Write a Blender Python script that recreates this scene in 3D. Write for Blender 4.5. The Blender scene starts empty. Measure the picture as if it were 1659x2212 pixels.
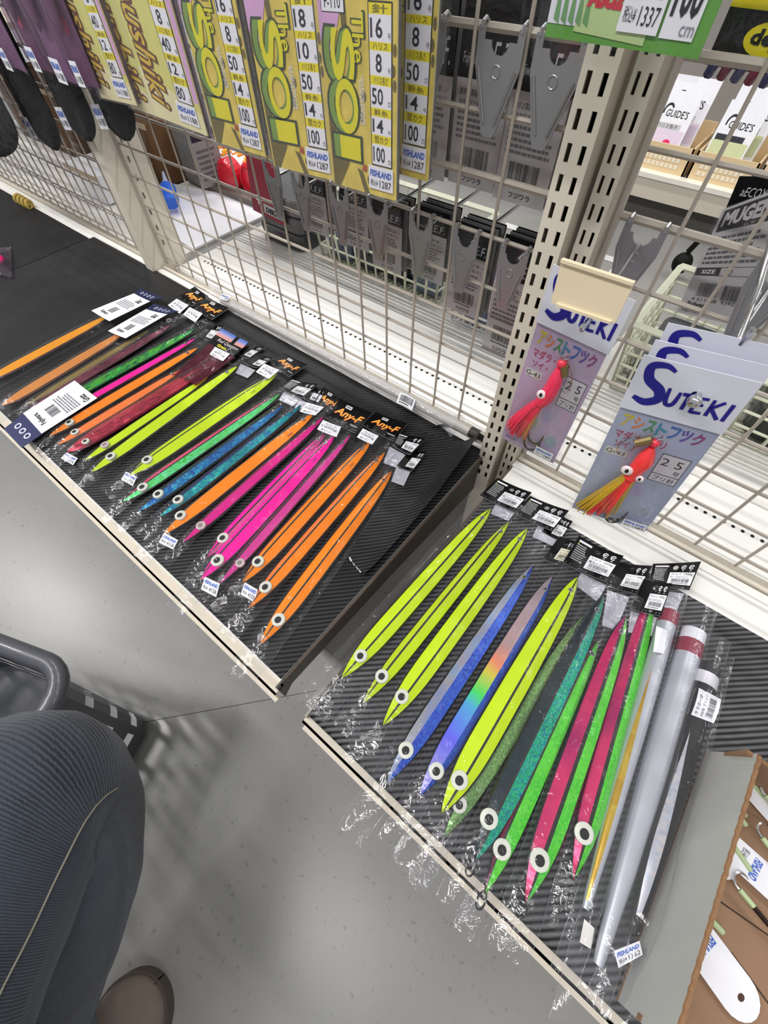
import bpy, bmesh, math, random
import numpy as np
from mathutils import Vector, Matrix, noise
random.seed(7)
SC = bpy.context.scene
COL = SC.collection

# ------------------------------------------------------------------ camera
IW, IH = 1659, 2212
FPX = 924.4259
CAM = Vector((0.0, 0.0, 0.908))
PITCH, YAW, ROLL = math.radians(56.742), math.radians(-40.0957), math.radians(1.2126)
cp, sp = math.cos(PITCH), math.sin(PITCH)
FW = Vector((math.sin(YAW)*cp, math.cos(YAW)*cp, -sp))
_r = Vector((math.cos(YAW), -math.sin(YAW), 0))
_d = FW.cross(_r)
RT = _r*math.cos(ROLL) + _d*math.sin(ROLL)
DN = -_r*math.sin(ROLL) + _d*math.cos(ROLL)
cd = bpy.data.cameras.new('camera')
cam = bpy.data.objects.new('camera', cd)
COL.objects.link(cam)
cam.matrix_world = Matrix(((RT.x, -DN.x, -FW.x, CAM.x), (RT.y, -DN.y, -FW.y, CAM.y),
                           (RT.z, -DN.z, -FW.z, CAM.z), (0, 0, 0, 1)))
cd.sensor_fit = 'HORIZONTAL'
cd.sensor_width = 36.0
cd.lens = FPX/IW*36.0
cd.clip_start = 0.01
SC.camera = cam

# ------------------------------------------------------------------ world, lamps, exposure
SC.view_settings.view_transform = 'Standard'
SC.view_settings.look = 'None'
SC.view_settings.gamma = 1.0
SC.view_settings.use_curve_mapping = False
SC.view_settings.exposure = 0.0
SC.cycles.transparent_max_bounces = 32
SC.cycles.max_bounces = 8
wd = bpy.data.worlds.new('shop_air')
SC.world = wd
wd.use_nodes = True
wd.node_tree.nodes['Background'].inputs[0].default_value = (0.96, 0.97, 1.0, 1)
wd.node_tree.nodes['Background'].inputs[1].default_value = 0.42


def tube_lamp(x, y, z, lx, ly, power, rot=0):
    l = bpy.data.lights.new('fluorescent_light', 'AREA')
    l.shape = 'RECTANGLE'
    l.size, l.size_y = lx, ly
    l.energy = power
    l.color = (1.0, 0.985, 0.965)
    o = bpy.data.objects.new('fluorescent_light', l)
    o.location = (x, y, z)
    o.rotation_euler = (0, 0, rot)
    COL.objects.link(o)


for lx, pw_ in ((-3.2, 46), (-1.6, 34), (0.0, 21), (1.6, 13)):
    tube_lamp(lx, -0.80, 2.75, 1.25, 0.12, pw_)
for lx, pw_ in ((-2.4, 30), (-0.8, 21), (0.8, 15), (2.4, 12)):
    tube_lamp(lx, 1.75, 2.75, 1.25, 0.12, pw_)


# ------------------------------------------------------------------ pixel rays onto real planes
def ray(x, y):
    return RT*((x-IW/2)/FPX) + DN*((y-IH/2)/FPX) + FW


def PZ(x, y, z):
    d = ray(x, y)
    return CAM + d*((z-CAM.z)/d.z)


def PY(x, y, Y):
    d = ray(x, y)
    return CAM + d*(Y/d.y)


# ------------------------------------------------------------------ materials
def lin(h):
    c = [int(h[i:i+2], 16)/255 for i in (0, 2, 4)]
    return tuple(((v+0.055)/1.055)**2.4 if v > 0.04045 else v/12.92 for v in c) + (1,)


MATS = {}


def nt(m):
    m.use_nodes = True
    return m.node_tree, m.node_tree.nodes, m.node_tree.links


def M(hexc, rough=0.5, metal=0.0, var=0.06, scale=60.0, bump=0.0, bscale=200.0, spec=0.5, coat=0.0):
    """procedural paint: base colour with a light noise mottling and optional fine relief"""
    key = (hexc, rough, metal, var, scale, bump, bscale, spec, coat)
    if key in MATS:
        return MATS[key]
    m = bpy.data.materials.new('paint_'+hexc)
    t, N, L = nt(m)
    b = N['Principled BSDF']
    c = lin(hexc)
    tc = N.new('ShaderNodeTexCoord')
    nz = N.new('ShaderNodeTexNoise')
    nz.inputs['Scale'].default_value = scale
    nz.inputs['Detail'].default_value = 4
    L.new(tc.outputs['Object'], nz.inputs['Vector'])
    mx = N.new('ShaderNodeMix')
    mx.data_type = 'RGBA'
    mx.inputs['A'].default_value = tuple(v*(1-var) for v in c[:3]) + (1,)
    mx.inputs['B'].default_value = tuple(min(1, v*(1+var)) for v in c[:3]) + (1,)
    L.new(nz.outputs['Fac'], mx.inputs['Factor'])
    L.new(mx.outputs['Result'], b.inputs['Base Color'])
    b.inputs['Roughness'].default_value = rough
    b.inputs['Metallic'].default_value = metal
    b.inputs['Specular IOR Level'].default_value = spec
    b.inputs['Coat Weight'].default_value = coat
    if bump:
        n2 = N.new('ShaderNodeTexNoise')
        n2.inputs['Scale'].default_value = bscale
        n2.inputs['Detail'].default_value = 3
        L.new(tc.outputs['Object'], n2.inputs['Vector'])
        bp = N.new('ShaderNodeBump')
        bp.inputs['Strength'].default_value = bump
        bp.inputs['Distance'].default_value = 0.002
        L.new(n2.outputs['Fac'], bp.inputs['Height'])
        L.new(bp.outputs['Normal'], b.inputs['Normal'])
    MATS[key] = m
    return m


def film(name, tint=(0.97, 0.97, 0.98), gloss=1.0, haze=0.03, rough=0.10, crinkle=0.5, cscale=55.0, ccol=(0.85, 0.85, 0.9)):
    """clear plastic film: mostly transparent, fresnel gloss on a crinkled normal, faint milky haze"""
    m = bpy.data.materials.new(name)
    t, N, L = nt(m)
    N.remove(N['Principled BSDF'])
    out = N['Material Output']
    tr = N.new('ShaderNodeBsdfTransparent')
    tr.inputs[0].default_value = tint + (1,)
    gl = N.new('ShaderNodeBsdfGlossy')
    gl.inputs['Roughness'].default_value = rough
    gl.inputs['Color'].default_value = (1, 1, 1, 1)
    df = N.new('ShaderNodeBsdfDiffuse')
    df.inputs[0].default_value = ccol + (1,)
    tc = N.new('ShaderNodeTexCoord')
    nz = N.new('ShaderNodeTexNoise')
    nz.inputs['Scale'].default_value = cscale
    nz.inputs['Detail'].default_value = 3
    nz.inputs['Distortion'].default_value = 1.2
    L.new(tc.outputs['Object'], nz.inputs['Vector'])
    bp = N.new('ShaderNodeBump')
    bp.inputs['Strength'].default_value = crinkle
    bp.inputs['Distance'].default_value = 0.004
    L.new(nz.outputs['Fac'], bp.inputs['Height'])
    L.new(bp.outputs['Normal'], gl.inputs['Normal'])
    fr = N.new('ShaderNodeLayerWeight')
    L.new(bp.outputs['Normal'], fr.inputs['Normal'])
    pw = N.new('ShaderNodeMath')
    pw.operation = 'POWER'
    pw.inputs[1].default_value = 5.0
    L.new(fr.outputs['Facing'], pw.inputs[0])
    mu = N.new('ShaderNodeMath')
    mu.operation = 'MULTIPLY_ADD'
    mu.use_clamp = True
    mu.inputs[1].default_value = 0.6*gloss
    mu.inputs[2].default_value = 0.035*gloss
    L.new(pw.outputs[0], mu.inputs[0])
    m1 = N.new('ShaderNodeMixShader')
    m1.inputs[0].default_value = haze
    L.new(tr.outputs[0], m1.inputs[1])
    L.new(df.outputs[0], m1.inputs[2])
    m2 = N.new('ShaderNodeMixShader')
    L.new(mu.outputs[0], m2.inputs[0])
    L.new(m1.outputs[0], m2.inputs[1])
    L.new(gl.outputs[0], m2.inputs[2])
    L.new(m2.outputs[0], out.inputs[0])
    return m


def foil(name, stops, scale=120.0, metal=0.55, rough=0.28, stretch=(1, 1, 1), relief=0.4, band=None, mixf=0.38):
    """holographic foil: cell by cell colour from a ramp, tilted cell normals"""
    m = bpy.data.materials.new(name)
    t, N, L = nt(m)
    b = N['Principled BSDF']
    tc = N.new('ShaderNodeTexCoord')
    mp = N.new('ShaderNodeMapping')
    mp.inputs['Scale'].default_value = stretch
    L.new(tc.outputs['Object'], mp.inputs['Vector'])
    vo = N.new('ShaderNodeTexVoronoi')
    vo.inputs['Scale'].default_value = scale
    L.new(mp.outputs[0], vo.inputs['Vector'])
    nz = N.new('ShaderNodeTexNoise')
    nz.inputs['Scale'].default_value = band or 14.0
    nz.inputs['Detail'].default_value = 2
    L.new(tc.outputs['Object'], nz.inputs['Vector'])
    mx = N.new('ShaderNodeMix')
    mx.inputs['Factor'].default_value = mixf
    sx = N.new('ShaderNodeSeparateColor')
    L.new(vo.outputs['Color'], sx.inputs[0])
    L.new(nz.outputs['Fac'], mx.inputs['A'])
    L.new(sx.outputs[0], mx.inputs['B'])
    rp = N.new('ShaderNodeValToRGB')
    e = rp.color_ramp.elements
    for i, s in enumerate(stops):
        pos = 0.25 + 0.5*i/(len(stops)-1)
        if i < 2:
            e[i].position = pos
            e[i].color = lin(s)
        else:
            q = e.new(pos)
            q.color = lin(s)
    L.new(mx.outputs['Result'], rp.inputs[0])
    L.new(rp.outputs[0], b.inputs['Base Color'])
    b.inputs['Metallic'].default_value = metal
    b.inputs['Roughness'].default_value = rough
    bp = N.new('ShaderNodeBump')
    bp.inputs['Strength'].default_value = relief
    bp.inputs['Distance'].default_value = 0.0015
    L.new(sx.outputs[1], bp.inputs['Height'])
    L.new(bp.outputs['Normal'], b.inputs['Normal'])
    return m


def twill(name, dark, light, pitch, ang, rough=0.42):
    """black carbon-look vinyl: fine diagonal ribs"""
    m = bpy.data.materials.new(name)
    t, N, L = nt(m)
    b = N['Principled BSDF']
    tc = N.new('ShaderNodeTexCoord')
    mp = N.new('ShaderNodeMapping')
    mp.inputs['Rotation'].default_value = (0, 0, ang)
    L.new(tc.outputs['Object'], mp.inputs['Vector'])
    wv = N.new('ShaderNodeTexWave')
    wv.wave_type = 'BANDS'
    wv.bands_direction = 'X'
    wv.inputs['Scale'].default_value = 2*math.pi/pitch/20.0
    wv.inputs['Distortion'].default_value = 0.6
    wv.inputs['Detail'].default_value = 1.0
    wv.inputs['Detail Scale'].default_value = 0.3
    L.new(mp.outputs[0], wv.inputs['Vector'])
    nz = N.new('ShaderNodeTexNoise')
    nz.inputs['Scale'].default_value = 9
    nz.inputs['Detail'].default_value = 6
    L.new(tc.outputs['Object'], nz.inputs['Vector'])
    mm = N.new('ShaderNodeMath')
    mm.operation = 'MULTIPLY'
    L.new(wv.outputs['Fac'], mm.inputs[0])
    L.new(nz.outputs['Fac'], mm.inputs[1])
    mx = N.new('ShaderNodeMix')
    mx.data_type = 'RGBA'
    mx.inputs['A'].default_value = lin(dark)
    mx.inputs['B'].default_value = lin(light)
    L.new(mm.outputs[0], mx.inputs['Factor'])
    L.new(mx.outputs['Result'], b.inputs['Base Color'])
    b.inputs['Roughness'].default_value = rough
    b.inputs['Specular IOR Level'].default_value = 0.22
    bp = N.new('ShaderNodeBump')
    bp.inputs['Strength'].default_value = 0.35
    bp.inputs['Distance'].default_value = 0.001
    L.new(wv.outputs['Fac'], bp.inputs['Height'])
    L.new(bp.outputs['Normal'], b.inputs['Normal'])
    return m


# ------------------------------------------------------------------ mesh building
class MB:
    def __init__(s):
        s.v, s.f, s.m, s.mats = [], [], [], []

    def mi(s, m):
        if m not in s.mats:
            s.mats.append(m)
        return s.mats.index(m)

    def poly(s, pts, m):
        n = len(s.v)
        s.v += [Vector(p) for p in pts]
        s.f.append(tuple(range(n, n+len(pts))))
        s.m.append(s.mi(m))

    def mesh(s, vs, fs, m):
        n = len(s.v)
        s.v += [Vector(p) for p in vs]
        k = s.mi(m)
        for f in fs:
            s.f.append(tuple(i+n for i in f))
            s.m.append(k)

    def grid(s, rows, m, mfun=None, closed=False):
        n = len(s.v)
        R, Cn = len(rows), len(rows[0])
        for r in rows:
            s.v += [Vector(p) for p in r]
        for i in range(R-1):
            for j in range(Cn if closed else Cn-1):
                k = (j+1) % Cn
                s.f.append((n+i*Cn+j, n+i*Cn+k, n+(i+1)*Cn+k, n+(i+1)*Cn+j))
                s.m.append(s.mi(mfun(i, j) if mfun else m))

    def box(s, c0, c1, m):
        x0, y0, z0 = c0
        x1, y1, z1 = c1
        s.mesh([(x0, y0, z0), (x1, y0, z0), (x1, y1, z0), (x0, y1, z0), (x0, y0, z1), (x1, y0, z1), (x1, y1, z1), (x0, y1, z1)],
               [(3, 2, 1, 0), (4, 5, 6, 7), (0, 1, 5, 4), (1, 2, 6, 5), (2, 3, 7, 6), (3, 0, 4, 7)], m)

    def prism(s, base, off, m, m2=None):
        """polygon extruded along off (capped)"""
        base = [Vector(p) for p in base]
        off = Vector(off)
        top = [p+off for p in base]
        n = len(base)
        s.mesh(base+top, [tuple(range(n-1, -1, -1))] + [tuple(range(n, 2*n))], m2 or m)
        s.mesh(base+top, [(i, (i+1) % n, n+(i+1) % n, n+i) for i in range(n)], m)

    def tube(s, pts, r, m, n=6, cap=True, radii=None, flat=1.0, flatdir=None):
        pts = [Vector(p) for p in pts]
        rows = []
        up = Vector((0, 0, 1))
        prev = None
        for i, p in enumerate(pts):
            a = pts[max(0, i-1)]
            b = pts[min(len(pts)-1, i+1)]
            t = (b-a)
            if t.length < 1e-9:
                t = Vector((0, 0, 1))
            t.normalize()
            if prev is None:
                q = t.cross(up)
                if q.length < 1e-3:
                    q = t.cross(Vector((1, 0, 0)))
            else:
                q = prev - t*prev.dot(t)
                if q.length < 1e-6:
                    q = t.cross(Vector((1, 0.3, 0)))
            q.normalize()
            prev = q
            w = t.cross(q)
            rr = radii[i] if radii else r
            rows.append([p + (q*math.cos(2*math.pi*k/n) + w*math.sin(2*math.pi*k/n)*flat)*rr for k in range(n)])
        s.grid(rows, m, closed=True)
        if cap:
            s.poly(list(reversed(rows[0])), m)
            s.poly(rows[-1], m)

    def ball(s, c, rx, ry, rz, m, n=12, k=8, mfun=None, rot=None):
        c = Vector(c)
        rows = []
        for i in range(k+1):
            th = math.pi*i/k
            row = []
            for j in range(n):
                ph = 2*math.pi*j/n
                p = Vector((rx*math.sin(th)*math.cos(ph), ry*math.sin(th)*math.sin(ph), rz*math.cos(th)))
                row.append(c + (rot @ p if rot else p))
            rows.append(row)
        s.grid(rows, m, mfun, closed=True)

    def torus(s, c, ax, R, r, m, n=14, k=6):
        ax = Vector(ax).normalized()
        q = ax.orthogonal().normalized()
        w = ax.cross(q)
        s.tube([Vector(c)+(q*math.cos(2*math.pi*i/n)+w*math.sin(2*math.pi*i/n))*R for i in range(n+1)], r, m, k, cap=False)

    # flat print on a frame
    def rect(s, F, u0, v0, u1, v1, m, h=0.0002):
        s.poly([F(u0, v0, h), F(u1, v0, h), F(u1, v1, h), F(u0, v1, h)], m)

    def text(s, F, body, u0, v0, u1, v1, m, h=0.0004, bold=0.0, shear=0.0, fit=None, rot=0):
        vs, fs, asp = glyphs(body, bold, shear)
        if fit:                                   # keep the aspect: fit = width/height of the frame
            bw, bh = (u1-u0)*fit, (v1-v0)
            if rot in (90, -90):
                bw, bh = bh, bw
            if bw/bh > asp:
                pass
        P = []
        for a, b in vs:
            if rot == -90:
                a, b = b, 1-a
            elif rot == 90:
                a, b = 1-b, a
            elif rot == 180:
                a, b = 1-a, 1-b
            P.append(F(u0+(u1-u0)*a, v0+(v1-v0)*b, h))
        s.mesh(P, fs, m)

    def disc(s, F, u, v, ru, rv, m, h=0.0003, n=16):
        s.poly([F(u+ru*math.cos(2*math.pi*i/n), v+rv*math.sin(2*math.pi*i/n), h) for i in range(n)], m)

    def ring(s, F, u, v, ru, rv, k, m, h=0.0003, n=16, a0=0, a1=2*math.pi):
        for i in range(n):
            a, b = a0+(a1-a0)*i/n, a0+(a1-a0)*(i+1)/n
            s.poly([F(u+ru*math.cos(a), v+rv*math.sin(a), h), F(u+ru*math.cos(b), v+rv*math.sin(b), h),
                    F(u+ru*k*math.cos(b), v+rv*k*math.sin(b), h), F(u+ru*k*math.cos(a), v+rv*k*math.sin(a), h)], m)

    def barcode(s, F, u0, v0, u1, v1, m, h=0.0004, seed=1):
        rn = random.Random(seed)
        u = u0
        tot = u1-u0
        while u < u1:
            w = tot*rn.choice((0.012, 0.018, 0.03))
            s.rect(F, u, v0, min(u+w, u1), v1, m, h)
            u += w + tot*rn.choice((0.015, 0.02, 0.035))

    def lines(s, F, u0, v0, u1, v1, n, m, h=0.0003, seed=1, fill=0.5):
        """greeked small print: rows of short dashes"""
        rn = random.Random(seed)
        for i in range(n):
            va = v1-(v1-v0)*(i+0.25)/n
            vb = va-(v1-v0)*fill/n
            u = u0
            end = u1-(u1-u0)*rn.random()*0.25
            while u < end:
                w = (u1-u0)*rn.uniform(0.04, 0.13)
                s.rect(F, u, vb, min(u+w, end), va, m, h)
                u += w+(u1-u0)*0.018

    def build(s, name, parent=None, smooth=False, loc=None):
        me = bpy.data.meshes.new(name)
        if parent is not None:
            org = root_of(parent)
        elif loc is not None:
            org = Vector(loc)
        else:
            xs = [p.x for p in s.v]
            ys = [p.y for p in s.v]
            zs = [p.z for p in s.v]
            org = Vector(((min(xs)+max(xs))/2, (min(ys)+max(ys))/2, min(zs)))
        me.from_pydata([tuple(p-org) for p in s.v], [], s.f)
        for m in s.mats:
            me.materials.append(m)
        me.polygons.foreach_set('material_index', s.m)
        if smooth:
            me.polygons.foreach_set('use_smooth', [True]*len(s.f))
        me.validate()
        o = bpy.data.objects.new(name, me)
        COL.objects.link(o)
        if parent is not None:
            o.parent = parent
        else:
            o.location = org
        return o


def root_of(o):
    while o.parent:
        o = o.parent
    return o.location.copy()


def tag(o, label=None, cat=None, group=None, kind=None):
    if label:
        o['label'] = label
    if cat:
        o['category'] = cat
    if group:
        o['group'] = group
    if kind:
        o['kind'] = kind
    return o


def thing(name, label, cat, loc, group=None):
    o = bpy.data.objects.new(name, None)
    o.empty_display_size = 0.02
    COL.objects.link(o)
    o.location = Vector(loc)
    return tag(o, label, cat, group)


def copy_tree(o, off, parent=None):
    c = o.copy()
    COL.objects.link(c)
    if parent is None:
        c.location = o.location + Vector(off)
    c.parent = parent
    for ch in list(o.children):
        copy_tree(ch, off, c)
    return c


GL = {}


def glyphs(body, bold=0.0, shear=0.0):
    key = (body, bold, shear)
    if key in GL:
        return GL[key]
    cu = bpy.data.curves.new('t', 'FONT')
    cu.body = body
    cu.resolution_u = 5 if len(body) == 1 and bold else 2
    cu.offset = bold
    cu.shear = shear
    o = bpy.data.objects.new('t', cu)
    COL.objects.link(o)
    dg = bpy.context.evaluated_depsgraph_get()
    me = bpy.data.meshes.new_from_object(o.evaluated_get(dg))
    vs = np.array([tuple(v.co)[:2] for v in me.vertices]) if len(me.vertices) else np.zeros((1, 2))
    fs = [tuple(p.vertices) for p in me.polygons]
    mn, mx = vs.min(0), vs.max(0)
    sz = np.maximum(mx-mn, 1e-6)
    vs = (vs-mn)/sz
    bpy.data.objects.remove(o)
    bpy.data.curves.remove(cu)
    bpy.data.meshes.remove(me)
    GL[key] = ([tuple(p) for p in vs], fs, sz[0]/sz[1])
    return GL[key]


class Frame:
    """bilinear patch: u left to right, v bottom to top as the print is read, h along the normal"""
    def __init__(s, bl, br, tr, tl, curl=0.0, sag=None):
        s.p = [Vector(q) for q in (bl, br, tr, tl)]
        s.n = ((s.p[1]-s.p[0])+(s.p[2]-s.p[3])).cross((s.p[3]-s.p[0])+(s.p[2]-s.p[1])).normalized()
        s.curl = curl
        s.W = ((s.p[1]-s.p[0]).length+(s.p[2]-s.p[3]).length)/2
        s.H = ((s.p[3]-s.p[0]).length+(s.p[2]-s.p[1]).length)/2
        s.sag = sag

    def __call__(s, u, v, h=0.0):
        a, b, c, d = s.p
        q = a*(1-u)*(1-v)+b*u*(1-v)+c*u*v+d*(1-u)*v
        k = s.curl*(2*u-1)**2 if s.curl else 0
        if s.sag:
            k += s.sag(u, v)
        return q+s.n*(h+k)

    def sub(s, u0, v0, u1, v1, h=0.0):
        f = Frame(s(u0, v0, h), s(u1, v0, h), s(u1, v1, h), s(u0, v1, h))
        return f


def slab(mb, F, th, m, mside=None, nu=1, nv=1, hole=None):
    """thin card lying on frame F (top face at h=th); hole = (u, v, radius m)"""
    ms = mside or m
    if F.curl and nu == 1:
        nu = 8
    us = [i/nu for i in range(nu+1)]
    vs = [i/nv for i in range(nv+1)]
    if hole:
        hu, hv, hr = hole
        ru, rv = hr/F.W, hr/F.H
        k = 1.6
        us = sorted(set([q for q in us if not (hu-k*ru-.02 < q < hu+k*ru+.02)]+[hu-k*ru, hu+k*ru]))
        ih = us.index(hu-k*ru)
        vs = sorted(set([0, max(0.001, hv-k*rv), min(0.999, hv+k*rv), 1]))
    for h, fl in ((th, 0), (0, 1)):
        for i in range(len(us)-1):
            for j in range(len(vs)-1):
                if hole and i == ih and j == 1:
                    n = 24
                    inner, outer = [], []
                    for q in range(n):
                        a = 2*math.pi*q/n
                        inner.append((hu+ru*math.cos(a), hv+rv*math.sin(a)))
                        c, s_ = math.cos(a), math.sin(a)
                        k2 = 1/max(abs(c), abs(s_))
                        outer.append((hu+(us[ih+1]-us[ih])/2*c*k2, (vs[1]+vs[2])/2+(vs[2]-vs[1])/2*s_*k2))
                    for q in range(n):
                        w = (q+1) % n
                        P = [F(*inner[q], h), F(*outer[q], h), F(*outer[w], h), F(*inner[w], h)]
                        mb.poly(P if not fl else P[::-1], m)
                    continue
                P = [F(us[i], vs[j], h), F(us[i+1], vs[j], h), F(us[i+1], vs[j+1], h), F(us[i], vs[j+1], h)]
                mb.poly(P if not fl else P[::-1], m)
    e = [(0, 0), (1, 0), (1, 1), (0, 1)]
    for a, b in zip(e, e[1:]+e[:1]):
        n = nu if a[1] == b[1] else nv
        for i in range(n):
            p = (a[0]+(b[0]-a[0])*i/n, a[1]+(b[1]-a[1])*i/n)
            q = (a[0]+(b[0]-a[0])*(i+1)/n, a[1]+(b[1]-a[1])*(i+1)/n)
            mb.poly([F(*p, 0), F(*q, 0), F(*q, th), F(*p, th)], ms)


def lerp_tab(tab, x):
    for (a, p), (b, q) in zip(tab, tab[1:]):
        if x <= b:
            k = (x-a)/(b-a)
            k = k*k*(3-2*k)*0.5+k*0.5
            return p+(q-p)*k
    return tab[-1][1]


# shared materials
WHITE = M('F2F1EF', 0.45)
PAPER = M('EDEDF3', 0.55, var=0.02)
BLACK = M('0A0A0C', 0.35, spec=.2)
INK = M('101014', 0.6, var=0.0)
INKBLUE = M('2450B8', 0.5, var=0.0)
CREAM = M('DDD6C6', 0.42, var=0.05, scale=25, bump=0.05)
CREAM_SHADE = M('BDB3A2', 0.45, var=0.06, scale=25, bump=0.08)  # cream darkened as painted shade for post sides, slot walls and rail
WIREM = M('B3AA9E', 0.38, var=0.05, bump=0.1)
DECKW = M('E9E7E2', 0.38, var=0.03, scale=18)
CHROME = M('D6D6D8', 0.16, metal=1.0, var=0.02)
GREYMETAL = M('7E7E7E', 0.32, metal=0.65, var=0.1)
CARDB = M('060607', 0.36, var=0.15, spec=.12)
CLEAR = film('clear_film', haze=0.014, gloss=1.0, rough=0.08, crinkle=0.55)
CLEARH = film('clear_film_soft', haze=0.03, gloss=0.9, rough=0.12, crinkle=0.4, cscale=40)
CLEARF = film('stiff_clear_plastic', haze=0.03, gloss=1.0, rough=0.06, crinkle=0.12, cscale=25)
BURG = film('burgundy_film', tint=(0.62, 0.30, 0.38), haze=0.10, gloss=1.0, ccol=(0.45, 0.12, 0.2), crinkle=0.3)
PURPLEF = film('violet_film', tint=(0.75, 0.66, 0.75), haze=0.08, ccol=(0.5, 0.4, 0.5), crinkle=0.3)
YEL = M('C6E400', 0.45, var=0.01, spec=.2)
ORA = M('FF8A00', 0.45, var=0.01, spec=.2)
ORAP = M('F88038', 0.45, var=0.03, spec=.2)
MAG = M('FF00A4', 0.42, var=0.02, spec=.2)
PINKD = M('E0479C', 0.4, var=0.05, coat=0.2)
EYEW = M('D6D8CC', 0.4, var=0.02)

DZ = 0.40          # top of the display shelves
# ================================================================== SETTING
def floor_mat():
    m = bpy.data.materials.new('grey_floor')
    t, N, L = nt(m)
    b = N['Principled BSDF']
    tc = N.new('ShaderNodeTexCoord')
    n1 = N.new('ShaderNodeTexNoise')
    n1.inputs['Scale'].default_value = 2.2
    n1.inputs['Detail'].default_value = 6
    n2 = N.new('ShaderNodeTexNoise')
    n2.inputs['Scale'].default_value = 85
    n2.inputs['Detail'].default_value = 2
    L.new(tc.outputs['Object'], n1.inputs['Vector'])
    L.new(tc.outputs['Object'], n2.inputs['Vector'])
    r1 = N.new('ShaderNodeValToRGB')
    r1.color_ramp.elements[0].color = lin('838280')
    r1.color_ramp.elements[1].color = lin('9C9B98')
    r1.color_ramp.elements[0].position = 0.3
    r1.color_ramp.elements[1].position = 0.7
    L.new(n1.outputs['Fac'], r1.inputs[0])
    r2 = N.new('ShaderNodeValToRGB')
    r2.color_ramp.elements[0].color = (0.45, 0.45, 0.45, 1)
    r2.color_ramp.elements[1].color = (1, 1, 1, 1)
    r2.color_ramp.elements[0].position = 0.27
    r2.color_ramp.elements[1].position = 0.36
    L.new(n2.outputs['Fac'], r2.inputs[0])
    mx = N.new('ShaderNodeMix')
    mx.data_type = 'RGBA'
    mx.blend_type = 'MULTIPLY'
    mx.inputs['Factor'].default_value = 0.55
    L.new(r1.outputs[0], mx.inputs['A'])
    L.new(r2.outputs[0], mx.inputs['B'])
    L.new(mx.outputs['Result'], b.inputs['Base Color'])
    b.inputs['Roughness'].default_value = 0.30
    bp = N.new('ShaderNodeBump')
    bp.inputs['Strength'].default_value = 0.06
    bp.inputs['Distance'].default_value = 0.002
    L.new(n1.outputs['Fac'], bp.inputs['Height'])
    L.new(bp.outputs['Normal'], b.inputs['Normal'])
    return m


FLM = floor_mat()
mb = MB()
# vinyl sheets with a recessed seam that runs beside the shelf front
seam_a, seam_b = PZ(312, 1560, 0), PZ(640, 1500, 0)
sd = (seam_b-seam_a).normalized()
sn = Vector((-sd.y, sd.x, 0))
for s0, s1 in ((-3.0, -0.0006), (0.0006, 4.5)):
    mb.poly([seam_a+sd*-5+sn*s0, seam_a+sd*5+sn*s0, seam_a+sd*5+sn*s1, seam_a+sd*-5+sn*s1][::1], FLM)
mb.poly([seam_a+sd*-5+sn*-0.004-Vector((0, 0, .002)), seam_a+sd*5+sn*-0.004-Vector((0, 0, .002)),
         seam_a+sd*5+sn*0.004-Vector((0, 0, .002)), seam_a+sd*-5+sn*0.004-Vector((0, 0, .002))], M('6E6C68', 0.7))
fl = mb.build('floor', loc=(0, 0, 0))
fl['kind'] = 'structure'

# ------------------------------------------------------------------ display shelves
MATL = twill('ribbed_black_mat', '060607', '48484A', 0.0052, math.radians(45))
MATR = twill('ribbed_grey_mat', '0C0C0D', '86868A', 0.0056, math.radians(48))
MATD = twill('dull_black_mat', '0B0B0C', '39393A', 0.0046, math.radians(45), 0.55)
LIPM = M('D3CABA', 0.4, var=0.05, scale=30, bump=0.05)


def shelf(x0, x1, label, tail=0.455, side='9A948A'):
    t = thing('display_shelf', label, 'shelf', ((x0+x1)/2, 0.23, DZ-0.03))
    m = MB()
    m.box((x0+.0026, 0.004, DZ-0.004), (x1-.0026, tail, DZ-0.0015), DECKW)
    m.build('deck_panel', t)
    m = MB()      # folded front lip, hem and return
    m.box((x0, -0.0105, DZ-0.034), (x1, -0.0078, DZ-0.012), LIPM)
    m.box((x0, -0.0105, DZ-0.0145), (x1, 0.004, DZ-0.012), LIPM)
    m.box((x0, -0.0155, DZ-0.038), (x1, -0.0078, DZ-0.034), LIPM)
    m.box((x0, 0.0015, DZ-0.0145), (x1, 0.004, DZ-0.003), LIPM)
    m.build('front_lip', t)
    m = MB()
    for ex in (x0, x1):
        m = MB()
        m.box((ex-.0012, .010, DZ-.006), (ex+.0012, tail-.014, DZ-.0001), M('54483E', .8, var=.3, scale=80))
        m.build('edge_strip', t)
    m = MB()
    m.box((x0, tail-0.012, DZ-0.030), (x1, tail, DZ+0.0005), DECKW)
    m.build('rear_flange', t)
    for sx in (x0, x1-0.0025):
        m = MB()
        pr = [(sx, -0.004, DZ-0.002), (sx, tail, DZ-0.002), (sx, tail, DZ-0.085), (sx, 0.20, DZ-0.05), (sx, 0.012, DZ-0.034), (sx, -0.004, DZ-0.05)]
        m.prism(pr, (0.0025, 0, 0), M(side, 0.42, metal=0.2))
        m.build('side_bracket', t)
    return t


shelf(-2.45, -1.062, 'cream steel shelf running far left, almost all under black matting')
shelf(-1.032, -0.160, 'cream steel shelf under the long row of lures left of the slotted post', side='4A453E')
shelf(-0.116, 0.784, 'cream steel shelf under the lures and carton right of the slotted post')


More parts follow.
